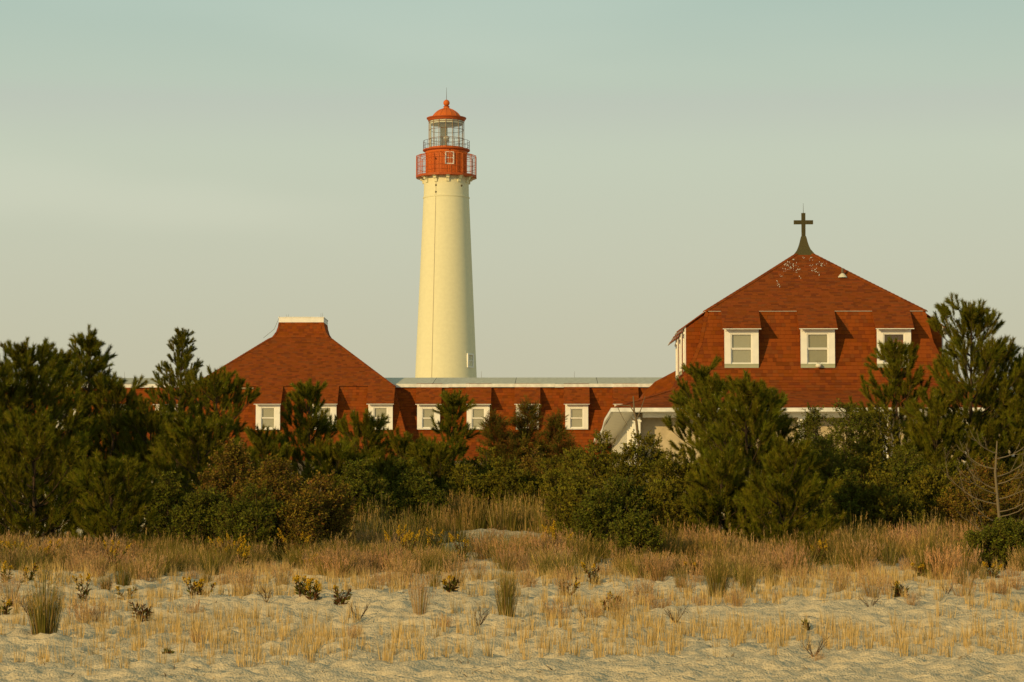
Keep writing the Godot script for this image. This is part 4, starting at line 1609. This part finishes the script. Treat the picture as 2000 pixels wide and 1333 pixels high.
# ---------------------------------------------------------------- scene
func make_materials() -> void:
	M.plain = vmat(0.85)
	M.gloss = vmat(0.2)
	M.paint = vmat(0.6, mottled(0.012, 0.94, 1.0, 3), 0.3)
	M.paint_worn = vmat(0.75, mottled(0.015, 0.84, 1.0, 5), 0.25)
	M.cloth = vmat(0.95)
	M.tower = vmat(0.75, mottled(0.03, 0.955, 1.0, 8, 5), 0.12)
	M.red = vmat(0.55, mottled(0.03, 0.82, 1.0, 12, 5), 0.4)
	M.copper = vmat(0.7, mottled(0.05, 0.55, 1.0, 14, 4), 0.9)
	M.shingle = vmat(0.95, mottled(0.3, 0.8, 1.0, 21, 3), 1.4)
	M.roof_grey = vmat(0.8, mottled(0.03, 0.80, 1.0, 25, 5), 0.16)
	M.bark = vmat(0.95, mottled(0.08, 0.6, 1.0, 31, 3), 1.5)
	M.leaf = vmat(0.85)
	M.leaf.metallic_specular = 0.12
	M.leaf.backlight_enabled = true
	M.leaf.backlight = Color(0.05, 0.06, 0.015)
	M.grass = vmat(0.9)
	M.grass.metallic_specular = 0.15
	M.grass.backlight_enabled = true
	M.grass.backlight = Color(0.08, 0.07, 0.03)
	var g := StandardMaterial3D.new()
	g.transparency = BaseMaterial3D.TRANSPARENCY_ALPHA
	g.albedo_color = Color(0.75, 0.78, 0.72, 0.09)
	g.roughness = 0.03
	g.cull_mode = BaseMaterial3D.CULL_DISABLED
	M.glass = g
	var g2 := g.duplicate()
	g2.albedo_color = Color(0.85, 0.88, 0.82, 0.13)
	M.glass_clear = g2
	var sand := StandardMaterial3D.new()
	sand.albedo_color = lin(0.77, 0.625, 0.41)
	sand.roughness = 0.95
	sand.metallic_specular = 0.2
	sand.albedo_texture = mottled(0.05, 0.78, 1.0, 41, 5)
	sand.uv1_triplanar = true
	sand.uv1_world_triplanar = true
	sand.uv1_scale = Vector3.ONE * 0.35
	sand.normal_enabled = true
	sand.normal_texture = mottled(0.16, 0, 1, 43, 5, true, 7.0)
	sand.normal_scale = 0.45
	M.sand = sand

func make_sky() -> ImageTexture:
	# rows run from the zenith down; values are linear radiance
	var w := 1024
	var h := 512
	var stops := [[0.0, Color(0.545, 0.487, 0.322)], [3.7, Color(0.555, 0.535, 0.388)], [6.0, Color(0.562, 0.575, 0.440)], [8.45, Color(0.552, 0.605, 0.480)], [12.0, Color(0.430, 0.550, 0.475)], [16.0, Color(0.385, 0.505, 0.440)], [25.0, Color(0.31, 0.42, 0.375)], [45.0, Color(0.24, 0.31, 0.275)], [90.0, Color(0.19, 0.23, 0.20)]]
	var img := Image.create(w, h, false, Image.FORMAT_RGBF)
	var f := FastNoiseLite.new()
	f.seed = 5
	f.frequency = 0.012
	f.fractal_octaves = 4
	for j in h:
		var el := 90.0 - 180.0 * (j + 0.5) / h
		var c: Color = stops[0][1]
		for i in stops.size() - 1:
			if el >= stops[i][0]:
				c = (stops[i][1] as Color).lerp(stops[i + 1][1], clampf((el - stops[i][0]) / (stops[i + 1][0] - stops[i][0]), 0.0, 1.0))
		for i in w:
			var k := 0.0
			if el > 0.0:
				# faint streaks of high cloud
				var az := TAU * i / w
				k = f.get_noise_3d(cos(az) * 150.0, el * 26.0 + sin(az * 3.0) * 25.0, sin(az) * 150.0)
				k = smoothstep(0.05, 0.45, k) * 0.06 * smoothstep(0.0, 3.0, el)
			img.set_pixel(i, j, Color(c.r + k * 0.62, c.g + k * 0.52, c.b + k * 0.42))
	return ImageTexture.create_from_image(img)

func _ready() -> void:
	# ---- camera
	var cam := Camera3D.new()
	cam.name = "camera"
	cam_basis = Basis.from_euler(Vector3(atan(343.5 / FOCAL), atan(85.0 / FOCAL), 0.0))
	cam.fov = rad_to_deg(2.0 * atan(666.5 / FOCAL))
	cam.near = 0.5
	cam.far = 8000.0
	cam.transform = Transform3D(cam_basis, Vector3(0, EYE, 0))
	add_child(cam)
	cam.current = true
	# ---- sky and exposure
	var env := Environment.new()
	env.background_mode = Environment.BG_SKY
	var sky := Sky.new()
	var pano := PanoramaSkyMaterial.new()
	pano.panorama = make_sky()
	sky.sky_material = pano
	env.sky = sky
	env.tonemap_mode = Environment.TONE_MAPPER_LINEAR
	env.tonemap_exposure = 1.0
	env.sdfgi_enabled = true
	env.ssao_enabled = true
	env.ssil_enabled = true
	var we := WorldEnvironment.new()
	we.name = "environment"
	we.environment = env
	add_child(we)
	# ---- low warm sun, behind the camera and to its left
	var sun := DirectionalLight3D.new()
	sun.name = "sun"
	sun.light_color = lin(1.0, 0.70, 0.285)
	sun.light_energy = 1.08
	sun.light_angular_distance = 0.6
	sun.shadow_enabled = true
	add_child(sun)
	var az := deg_to_rad(39.0)
	var el := deg_to_rad(15.0)
	var to_sun := Vector3(-sin(az) * cos(el), sin(el), cos(az) * cos(el))
	sun.look_at_from_position(to_sun * 100.0, Vector3.ZERO)

	rng.seed = 1
	noise_big.seed = 2; noise_big.frequency = 0.11; noise_big.fractal_octaves = 2
	noise_mid.seed = 3; noise_mid.frequency = 0.75; noise_mid.fractal_octaves = 2
	noise_small.seed = 4; noise_small.frequency = 3.2; noise_small.fractal_octaves = 3
	noise_patch.seed = 6; noise_patch.frequency = 0.16; noise_patch.fractal_octaves = 3
	noise_foot.seed = 8; noise_foot.frequency = 2.3; noise_foot.noise_type = FastNoiseLite.TYPE_CELLULAR
	noise_foot.cellular_return_type = FastNoiseLite.RETURN_DISTANCE; noise_foot.fractal_type = FastNoiseLite.FRACTAL_NONE
	make_materials()
	build_ground()
	make_shingle_meshes()
	build_convent()
	build_lighthouse()
	make_plant_meshes()
	make_grass()
	build_trees()
	build_grasses()

func build_trees() -> void:
	var g := "pines in the dune thicket"
	# thicket beside the capped roof
	pine("broad dense pine with clustered upright tips at the thicket's end", g, 42, 672, 62, 125, 101, {"low": 0.9})
	pine("slim pine with a lone bushy top standing clear above the thicket", g, 168, 640, 68, 85, 102, {"power": 0.6, "fill": 0.9})
	pine("full pine with tight tips beside the slim bushy-topped pine", g, 104, 688, 66, 95, 103)
	pine("low wide pine spreading over the grass at the thicket's end", g, 60, 815, 57, 130, 104, {"low": 1.0})
	pine("mid-height pine between the slim pine and the tall layered pine", g, 222, 735, 66, 80, 105)
	pine("low spreading pine with yellow-tipped shoots above tan grass", g, 215, 905, 54, 95, 106, {"low": 1.0})
	pine("dark pine standing in front of the tall layered pine", g, 292, 795, 64, 85, 107)
	pine("pine reaching dark side branches over the capped red roof", g, 420, 738, 70, 80, 108, {"power": 0.4})
	pine("dark low pine in front of the branches over the capped roof", g, 385, 822, 61, 95, 109)
	pine("tall layered pine with open ragged branches beside the capped roof", "", 352, 640, 84, 100, 110, {"scale": 0.8, "power": 0.85, "fill": 0.95, "step": 0.40, "start": 0.2})
	pine("dense pine on the far end of the thicket", g, -50, 720, 60, 110, 111)
	pine("full pine past the broad dense pine at the thicket's end", g, -112, 735, 64, 128, 112)
	pine("dense low pine beyond the dead tree and the far bushy pine", g, 2095, 745, 68, 120, 145)
	# in front of the capped pavilion and the long wing
	pine("small pine with a pale tipped leader before the middle capped dormer", g, 603, 745, 72, 66, 120, {"fill": 0.9})
	pine("low dark pine beneath the first capped-roof dormer", g, 520, 835, 65, 75, 121)
	pine("low pine with bright tips before the third capped-roof dormer", g, 716, 806, 70, 66, 122)
	pine("dark rounded pine below the small pale-tipped pine", g, 645, 862, 64, 75, 123)
	pine("low dark pine beneath the first wing dormer", g, 790, 848, 70, 62, 124)
	pine("slender young pine between the first two wing dormers", g, 886, 765, 74, 40, 125, {"fill": 0.7, "power": 0.45, "start": 0.5})
	pine("squat dark pine below the slender young pine", g, 850, 868, 68, 66, 126)
	pine("squat dark pine in the hollow beyond the grass", g, 740, 900, 66, 75, 127)
	# before the cross pavilion
	pine("open pine with two tufted tops before the pavilion mansard", g, 1372, 715, 74, 62, 130, {"fill": 0.8, "power": 0.45, "start": 0.3})
	pine("pine with a thick upright leader beside the two-tufted pine", g, 1398, 735, 70, 62, 131, {"fill": 0.8})
	pine("large full pine standing forward of the thicket below the pavilion", "", 1458, 735, 57, 122, 132, {"power": 0.75})
	pine("pine with a single candle top behind the large full pine", g, 1496, 752, 59, 95, 133, {"power": 0.8})
	pine("low pine filling the foot of the large full pine", g, 1540, 880, 54, 90, 134, {"low": 1.1})
	pine("low pine between the large full pine and the dry grass", g, 1410, 890, 56, 80, 135, {"low": 1.1})
	# beside the pavilion
	pine("pine with a tufted top overlapping the clear pavilion window", g, 1752, 675, 68, 82, 140, {"fill": 0.9})
	pine("tallest bushy pine rising past the pavilion's end", "", 1903, 600, 66, 112, 141, {"low": 1.0})
	pine("bushy pine crowding against the tallest pine", g, 1968, 678, 69, 85, 142)
	pine("dense pine at the far end past the tallest pine", g, 2030, 690, 66, 90, 143)
	pine("leaning pine between the tufted pine and the tallest pine", g, 1835, 778, 65, 85, 144)
	cedar("red cedar with three feathery browning tops before the wing", [[1030, 775, 50], [962, 800, 46], [1088, 802, 44], [1000, 850, 60], [1110, 850, 40]], 74, 150)
	# shrubs
	var gs := "bayberry shrubs in the thicket"
	var list := [
		["dark bayberry shrub under the tall layered pine", 330, 930, 57, 75, 2], ["browning bayberry shrub topped with yellow-brown leaves below the capped roof", 455, 868, 57, 75, 1], ["wide browning bayberry shrub beside tan grass", 545, 900, 55, 85, 1], ["browning bayberry shrub at the thicket corner by the hollow", 630, 930, 54, 62, 1], ["low dark bayberry shrub in front of the wide browning bayberry", 500, 955, 53, 75, 2], ["low dark bayberry shrub beside the yellow-tipped low pine", 400, 960, 54, 70, 2], ["small browning bayberry shrub at the thicket foot", 590, 970, 53, 60, 1],
		["dark bayberry shrub behind the thicket corner", 700, 905, 63, 75, 2], ["dark bayberry shrub in the hollow below the first wing dormer", 790, 900, 66, 80, 2], ["olive bayberry shrub below the slender young pine", 870, 900, 68, 70, 0], ["olive bayberry shrub under the cedar's first top", 950, 880, 70, 70, 0], ["browning bayberry shrub directly under the red cedar", 1040, 880, 70, 70, 1], ["olive bayberry shrub between cedar and porch gutter", 1120, 880, 66, 70, 0],
		["yellow-green bayberry shrub under the sagging porch gutter", 1175, 850, 64, 66, 0], ["yellow-green bayberry shrub around the bare forked sapling", 1255, 852, 62, 80, 0], ["olive bayberry shrub between the sapling and the large full pine", 1320, 885, 60, 62, 0], ["olive bayberry shrub in front of the gutter bayberry", 1130, 925, 60, 65, 0], ["dark bayberry shrub above the small dark dune shrub", 1215, 935, 56, 75, 2], ["olive bayberry shrub leaning on the large full pine", 1300, 945, 56, 65, 0], ["dark bayberry shrub rising from dune grass before the cedar", 1170, 965, 55, 60, 2],
		["dark tall bayberry shrub against the porch eave by the candle-topped pine", 1590, 800, 68, 60, 2], ["dark tall bayberry shrub under the middle pavilion window", 1655, 790, 66, 75, 2], ["olive tall bayberry shrub next to the tufted pine", 1720, 800, 66, 60, 0], ["olive bayberry shrub beside the large full pine", 1610, 860, 61, 75, 0], ["rounded olive bayberry shrub below the porch eave", 1690, 870, 60, 75, 0], ["dark rounded bayberry shrub under the tufted pine", 1770, 880, 60, 70, 2], ["low dark bayberry shrub above rusty dune grass", 1650, 925, 57, 70, 2], ["low olive bayberry shrub below the leaning pine", 1740, 930, 57, 70, 0], ["olive bayberry shrub under the leaning pine", 1830, 910, 59, 65, 0], ["browning bayberry shrub beside the dead tree", 1880, 940, 58, 60, 1], ["browning bayberry shrub behind the dead tree", 1930, 900, 62, 80, 1], ["browning bayberry shrub past the dead tree", 2000, 930, 60, 70, 1],
	]
	list.append_array([["olive bayberry shrub rising behind the bare sand mound", 905, 915, 67, 70, 0], ["yellow-green bayberry shrub mixed with reeds behind the sand mound", 990, 905, 67, 75, 0], ["olive bayberry shrub between the sand mound and the cedar", 1070, 900, 67, 70, 0], ["low dark bayberry shrub in the shaded hollow behind tan grass", 800, 935, 64, 75, 2]])
	var k := 0
	for q in list:
		shrub(q[0], gs, q[1], q[2], q[3], q[4], 300 + k, q[5])
		k += 1
	shrub("low dark green shrub at the foot of the bare dead tree", "", 1960, 1020, 51, 85, 401, 2, {"name": "dark_shrub"})
	shrub("small dark shrub poking from the dune grass below the bayberries", "", 1248, 1005, 51, 48, 402, 2, {"name": "dark_shrub"})
	# dead tree with silvery curved branches
	rng.seed = 500
	var d := 53.0
	var x := px(1950, 1000, d).x
	var root := thing("dead_tree", "bare silvery dead tree with upswept branches beside the tallest pine", "tree", Vector3(x, base_height(x, d) - 0.1, -d))
	var silver := Color(0.29, 0.225, 0.14)
	var mb := MB.new()
	var top := px(1950, 862, d).y - root.position.y
	mb.tube([Vector3(0, 0, 0), Vector3(0.02, top * 0.4, 0), Vector3(-0.05, top * 0.75, 0), Vector3(0.0, top, 0)], [0.04, 0.036, 0.028, 0.014], 6, silver)
	part("trunk", mb, M.bark, root)
	for q in [[0.50, -1, 1.25], [0.44, 1, 1.0], [0.66, 1, 0.9], [0.78, -1, 0.8], [0.86, 1, 0.9], [0.36, -1, 0.9], [0.30, 1, 0.8], [0.58, -1, 0.9], [0.72, 1, 0.8], [0.25, -1, 0.7], [0.40, 1, 1.1], [0.62, -1, 0.7], [0.90, -1, 0.6], [0.2, 1, 0.9], [0.54, 1, 0.9]]:
		mb = MB.new()
		bare_branch(mb, Vector3(0, top * q[0], 0), Vector3(q[1], 0.05, rng.randf_range(-0.3, 0.6)), q[2], 0.016, 2, silver, Vector3(0, 1.0, 0))
		part("branch", mb, M.bark, root)
	# bare forked sapling before the porch
	d = 72.0
	x = px(1240, 1000, d).x
	root = thing("bare_sapling", "bare forked sapling with a cut stub before the porch", "tree", Vector3(x, base_height(x, d) - 0.1, -d))
	mb = MB.new()
	var P := func(u: float, w: float) -> Vector3:
		return px(u, w, d) - root.position
	mb.tube([Vector3.ZERO, P.call(1248.0, 870.0), P.call(1243.0, 822.0)], [0.05, 0.045, 0.04], 6, Color(0.26, 0.19, 0.11))
	part("trunk", mb, M.bark, root)
	for q in [[[1243, 822], [1239, 805], [1237, 774], [0.03, 0.028, 0.018]], [[1243, 822], [1252, 800], [1260, 774], [0.02, 0.014, 0.008]], [[1243, 822], [1236, 820], [1234, 816], [0.025, 0.02, 0.016]], [[1239, 806], [1230, 793], [1210, 792], [0.02, 0.014, 0.012]], [[1206, 795], [1214, 812], [1226, 832], [0.012, 0.009, 0.004]]]:
		mb = MB.new()
		mb.tube([P.call(float(q[0][0]), float(q[0][1])), P.call(float(q[1][0]), float(q[1][1])), P.call(float(q[2][0]), float(q[2][1]))], q[3], 5, Color(0.30, 0.22, 0.13))
		part("branch", mb, M.bark, root)

func build_grasses() -> void:
	rng.seed = 700
	# ---- tall dune grass: a mass nobody could count
	var kinds := ["green", "tan", "reed"]
	var xfs := {}
	var cols := {}
	for k in kinds:
		for i in 4:
			xfs[k + str(i)] = []
			cols[k + str(i)] = []
	var put := func(kind: String, p: Vector3, s: float, tall: float) -> void:
		var i := rng.randi() % 4
		var b := Basis(Vector3.UP, rng.randf() * TAU).scaled(Vector3(s, s * tall, s))
		xfs[kind + str(i)].append(Transform3D(b, p - Vector3(0, 0.02, 0)))
		cols[kind + str(i)].append(tint())
	for i in 3000:
		var u := rng.randf_range(-180, 2260)
		var dd := rng.randf_range(45.5, 60.0)
		var center := exp(-pow((u - 990.0) / 190.0, 2.0))
		var near_edge := 48.5 + noise_patch.get_noise_2d(u * 0.05, 5.0) * 7.0 + (2.0 if u > 1500 else 0.0)
		if dd < near_edge:
			continue
		var x := px(u, 1000, dd).x
		var dens := 0.72 + noise_patch.get_noise_2d(x * 1.6, dd) * 0.9
		if center > 0.25 and dd > 52.0:
			dens *= 0.2
		elif center > 0.25 and dd > 49.5:
			dens *= 0.55
		if rng.randf() > dens:
			continue
		var p := Vector3(x, height(x, dd), -dd)
		var pick := noise_patch.get_noise_2d(x * 2.0 + 40.0, dd * 2.0) + rng.randf_range(-0.3, 0.3)
		var tall := 0.75 + 0.35 * noise_patch.get_noise_2d(x, dd + 90.0)
		if u > 1280 and dd > 50.0:
			tall *= 1.2
		put.call("green" if pick < 0.14 else "tan", p, rng.randf_range(0.75, 1.1), tall)
	# tall reedy stems before the wing and in the right of the thicket
	for i in 130:
		var u := rng.randf_range(880, 1180) if i % 5 < 3 else (rng.randf_range(1600, 1900) if i % 5 == 3 else rng.randf_range(640, 900))
		var dd := rng.randf_range(63.5, 66.5) if i % 5 < 3 else (rng.randf_range(54, 57) if i % 5 == 3 else rng.randf_range(58, 63))
		var x := px(u, 1000, dd).x
		put.call("reed", Vector3(x, height(x, dd), -dd), rng.randf_range(0.7, 1.05), rng.randf_range(0.7, 1.15))
	var holder := Node3D.new()
	holder.name = "dune_grass"
	add_child(holder)
	tag(holder, "dense tan and olive dune grass along the foot of the thicket", "grass", "", "stuff")
	for k in kinds:
		for i in 4:
			if xfs[k + str(i)].size() > 0:
				place_multi("grass_tufts", holder, GRASS[k][i], xfs[k + str(i)], cols[k + str(i)]).set_meta("kind", "stuff")
	# ---- single clumps on the open sand: u, base row, height px, kind
	rng.seed = 710
	var lv := "vase-shaped olive bunch grass standing alone on open sand"
	var lt := "tan feathery bunch grass standing on open sand"
	var lf := "small wispy tan grass tuft on open sand"
	var lg := "tall green-gold grass clump at the dune edge"
	single_grass("bunch_grass", "largest dense vase-shaped olive grass clump alone on the sand", "", GRASS.vase[0], ground_px(86, 1240), Vector3(1.15, 1.38, 1.15))
	for q in [[990, 1208, 0.72, 0.85], [1402, 1168, 0.9, 0.95], [1460, 1160, 0.6, 0.62], [240, 1148, 0.7, 0.6], [1820, 1130, 1.15, 1.1], [1330, 1150, 0.5, 0.5]]:
		single_grass("bunch_grass", lv, "vase-shaped bunch grasses", GRASS.vase[rng.randi() % 4], ground_px(q[0], q[1]), Vector3(q[2] * 1.05, q[3] * 1.32, q[2] * 1.05))
	for q in [[820, 1208, 0.7, 0.95], [785, 1158, 0.9, 0.9], [890, 1150, 0.8, 0.8], [1215, 1105, 1.0, 0.9], [1258, 1128, 0.7, 0.75], [1565, 1145, 1.0, 0.7], [1705, 1178, 0.75, 0.7], [1885, 1168, 0.9, 0.7], [1640, 1160, 0.7, 0.7], [550, 1145, 0.7, 0.6], [1210, 1212, 0.6, 0.6], [1690, 1110, 1.1, 0.9], [1520, 1120, 1.0, 0.9], [620, 1120, 0.9, 0.7], [1100, 1165, 0.5, 0.6]]:
		single_grass("feather_grass", lt, "feathery bunch grasses", GRASS.tan[rng.randi() % 4], ground_px(q[0], q[1]), Vector3(q[2], q[3], q[2]))
	for q in [[160, 1208, 1.0], [190, 1205, 0.9], [1260, 1180, 1.0], [1290, 1190, 0.9], [1090, 1215, 1.0], [380, 1200, 0.7], [1030, 1150, 0.8], [1440, 1190, 0.8], [690, 1255, 0.5], [385, 1260, 0.5], [1600, 1290, 0.4], [1160, 1220, 0.6], [440, 1140, 0.8], [1780, 1190, 0.6], [870, 1235, 0.7], [1945, 1160, 0.8], [1370, 1185, 0.6], [700, 1150, 0.7], [30, 1180, 0.6], [1985, 1150, 0.8], [1520, 1175, 0.5]]:
		single_grass("wispy_grass", lf, "wispy grass tufts", GRASS.fuzz[rng.randi() % 4], ground_px(q[0], q[1]), Vector3.ONE * q[2])
	for q in [[1330, 1090, 1.2], [1370, 1095, 1.15], [1800, 1100, 1.25], [1880, 1060, 1.1], [1500, 1095, 1.1], [1560, 1080, 1.1], [770, 1060, 1.0], [815, 1055, 1.0], [1720, 1090, 1.1], [250, 1080, 1.1], [270, 1078, 1.2], [1130, 1080, 1.0], [1840, 1110, 1.15]]:
		single_grass("dune_grass_clump", lg, "tall grass clumps at the dune edge", GRASS.green[rng.randi() % 4], ground_px(q[0], q[1]), Vector3(1.0, q[2], 1.0))
	rng.seed = 715
	for i in 95:
		var w := rng.randf_range(1102, 1185)
		var u := rng.randf_range(0, 2000)
		if rng.randf() > (1185.0 - w) / 70.0 + 0.15:
			continue
		var at := ground_px(u, w)
		var s2 := rng.randf_range(0.5, 0.9)
		var kd := rng.randf()
		if kd < 0.4:
			single_grass("feather_grass", lt, "feathery bunch grasses", GRASS.tan[rng.randi() % 4], at, Vector3(s2, s2 * 0.9, s2))
		elif kd < 0.6:
			single_grass("bunch_grass", lv, "vase-shaped bunch grasses", GRASS.vase[rng.randi() % 4], at, Vector3(s2, s2, s2) * 0.7)
		else:
			single_grass("wispy_grass", lf, "wispy grass tufts", GRASS.fuzz[rng.randi() % 4], at, Vector3.ONE * s2 * 1.2)
	# ---- straw tufts planted in rows
	var spots := []
	rng.seed = 720
	var dd := 26.4
	while dd < 50.0:
		var x := -14.0
		while x < 12.0:
			x += rng.randf_range(0.10, 0.30)
			var u := 1085.0 + x * FOCAL / dd
			if u < -30 or u > 2030:
				continue
			var dens := 0.36 + noise_patch.get_noise_2d(x * 1.3 + 200.0, dd * 1.6) * 1.6
			if dd < 29.0:
				dens = 0.45 + noise_patch.get_noise_2d(x * 1.2 + 300.0, dd) * 1.2 - (29.0 - dd) * 0.22
				if u > 1050:
					dens -= 0.35
			if dd > 29.0 and dd < 33.0 and u > 760 and u < 1340:
				dens += 0.6
			if dd > 30.0 and dd < 34.0 and u > 1600:
				dens += 0.3
			if dd > 35.0 and dd < 43.0:
				dens -= 0.22
			if rng.randf() > dens:
				continue
			var d2 := dd + rng.randf_range(-0.16, 0.16)
			spots.append(Vector3(x, height(x, d2), -d2))
		dd += rng.randf_range(0.30, 0.46)
	var sx := [[], [], [], []]
	var sc := [[], [], [], []]
	var n := 0
	for p in spots:
		var s := rng.randf_range(0.75, 1.2)
		if n < 290:
			single_grass("straw_tuft", "short pale straw tuft planted in rows on the lower beach sand", "straw tufts on the lower beach", GRASS.straw[n % 4], p, Vector3(s, s * rng.randf_range(0.8, 1.15), s))
		else:
			var i: int = n % 4
			sx[i].append(Transform3D(Basis(Vector3.UP, rng.randf() * TAU).scaled(Vector3(s, s, s)), p))
			sc[i].append(Color(1, 1, 1))
		n += 1
	print("straw tufts ", n)
	holder = Node3D.new()
	holder.name = "straw_grass"
	add_child(holder)
	tag(holder, "scattered short straw stalks covering the upper beach sand", "grass", "", "stuff")
	for i in 4:
		place_multi("straw_stalks", holder, GRASS.straw[i], sx[i], sc[i]).set_meta("kind", "stuff")
	# ---- dead stalks and wrack scattered on the sand
	rng.seed = 725
	var lit := MB.new()
	for i in 2600:
		var d2 := rng.randf_range(26.0, 50.0)
		var u := rng.randf_range(-20, 2020)
		var x := px(u, 1000, d2).x
		if rng.randf() > 0.25 + noise_patch.get_noise_2d(x * 2.0 + 70.0, d2 * 2.0) * 1.6:
			continue
		var p := Vector3(x, height(x, d2) + 0.008, -d2)
		for j in 3:
			var a := rng.randf() * TAU
			var dir := Vector3(cos(a), rng.randf_range(-0.05, 0.5), sin(a)) * rng.randf_range(0.03, 0.13)
			var sd := Vector3(-sin(a), 0.3, cos(a)) * rng.randf_range(0.003, 0.008)
			var k := rng.randf_range(0.6, 1.2)
			var col := Color(0.10 * k, 0.06 * k, 0.03 * k) if rng.randf() < 0.6 else Color(0.34 * k, 0.22 * k, 0.09 * k)
			var o := Vector3(rng.randf() - 0.5, 0, rng.randf() - 0.5) * 0.12
			lit.quad(p + o - sd, p + o + sd, p + o + dir + sd * 0.4, p + o + dir - sd * 0.4, col)
	var wrack := part("plant_litter", lit, M.grass, self)
	tag(wrack, "dark dead stalks and bits of plant litter lying on the sand", "litter", "", "stuff")
	# ---- goldenrods
	rng.seed = 730
	var l1 := "seaside goldenrod with yellow flower heads on open sand"
	for q in [[8, 1150, 0.42, 3, 1.0, 0.2], [165, 1165, 0.5, 4, 1.0, 0.3], [245, 1165, 0.3, 3, 0.7, 0.4], [275, 1210, 0.36, 6, 0.4, 0.6], [380, 1165, 0.42, 6, 0.8, 0.5], [400, 1160, 0.35, 4, 0.8, 0.5], [590, 1178, 0.36, 7, 0.9, 0.3], [612, 1180, 0.34, 6, 0.9, 0.4], [665, 1190, 0.34, 6, 0.3, 0.5], [880, 1172, 0.3, 6, 0.8, 0.4], [1190, 1190, 0.36, 8, 0.3, 0.4], [1110, 1160, 0.4, 6, 0.2, 0.6], [1160, 1140, 0.5, 8, 0.4, 0.3], [5, 1197, 0.3, 4, 0.5, 0.5], [55, 1150, 0.45, 5, 0.6, 0.4], [1760, 1172, 0.28, 7, 0.4, 0.4], [1350, 1125, 0.35, 6, 0.6, 0.4], [1940, 1130, 0.35, 5, 0.8, 0.4], [1795, 1130, 0.3, 5, 0.5, 0.5], [1585, 1228, 0.15, 3, 0.3, 0.3], [320, 1270, 0.12, 6, 0.0, 0.3], [610, 1120, 0.45, 6, 1.0, 0.2]]:
		goldenrod(l1, "goldenrods on the sand", ground_px(q[0], q[1]), q[2], q[3], q[4], q[5])
	var l2 := "goldenrod in bloom standing among the dune grass"
	for q in [[90, 1110], [30, 1115], [125, 1105], [330, 1075], [440, 1110], [455, 1108], [530, 1100], [575, 1105], [620, 1095], [780, 1100], [795, 1105], [770, 1095], [840, 1100], [1055, 1100], [1080, 1095], [905, 1105], [1090, 1110], [1600, 1105], [470, 1120], [220, 1120]]:
		goldenrod(l2, "goldenrods in the dune grass", ground_px(q[0], q[1]), rng.randf_range(0.6, 0.85), 6, 1.0, 0.1)
	rng.seed = 740
	for q in [[1590, 1282], [1150, 1215], [1320, 1225], [935, 1235], [1700, 1200], [60, 1200], [520, 1180], [1430, 1150], [1660, 1165], [1240, 1160], [700, 1215], [1850, 1165]]:
		dry_weed(ground_px(q[0], q[1]), 0.28)
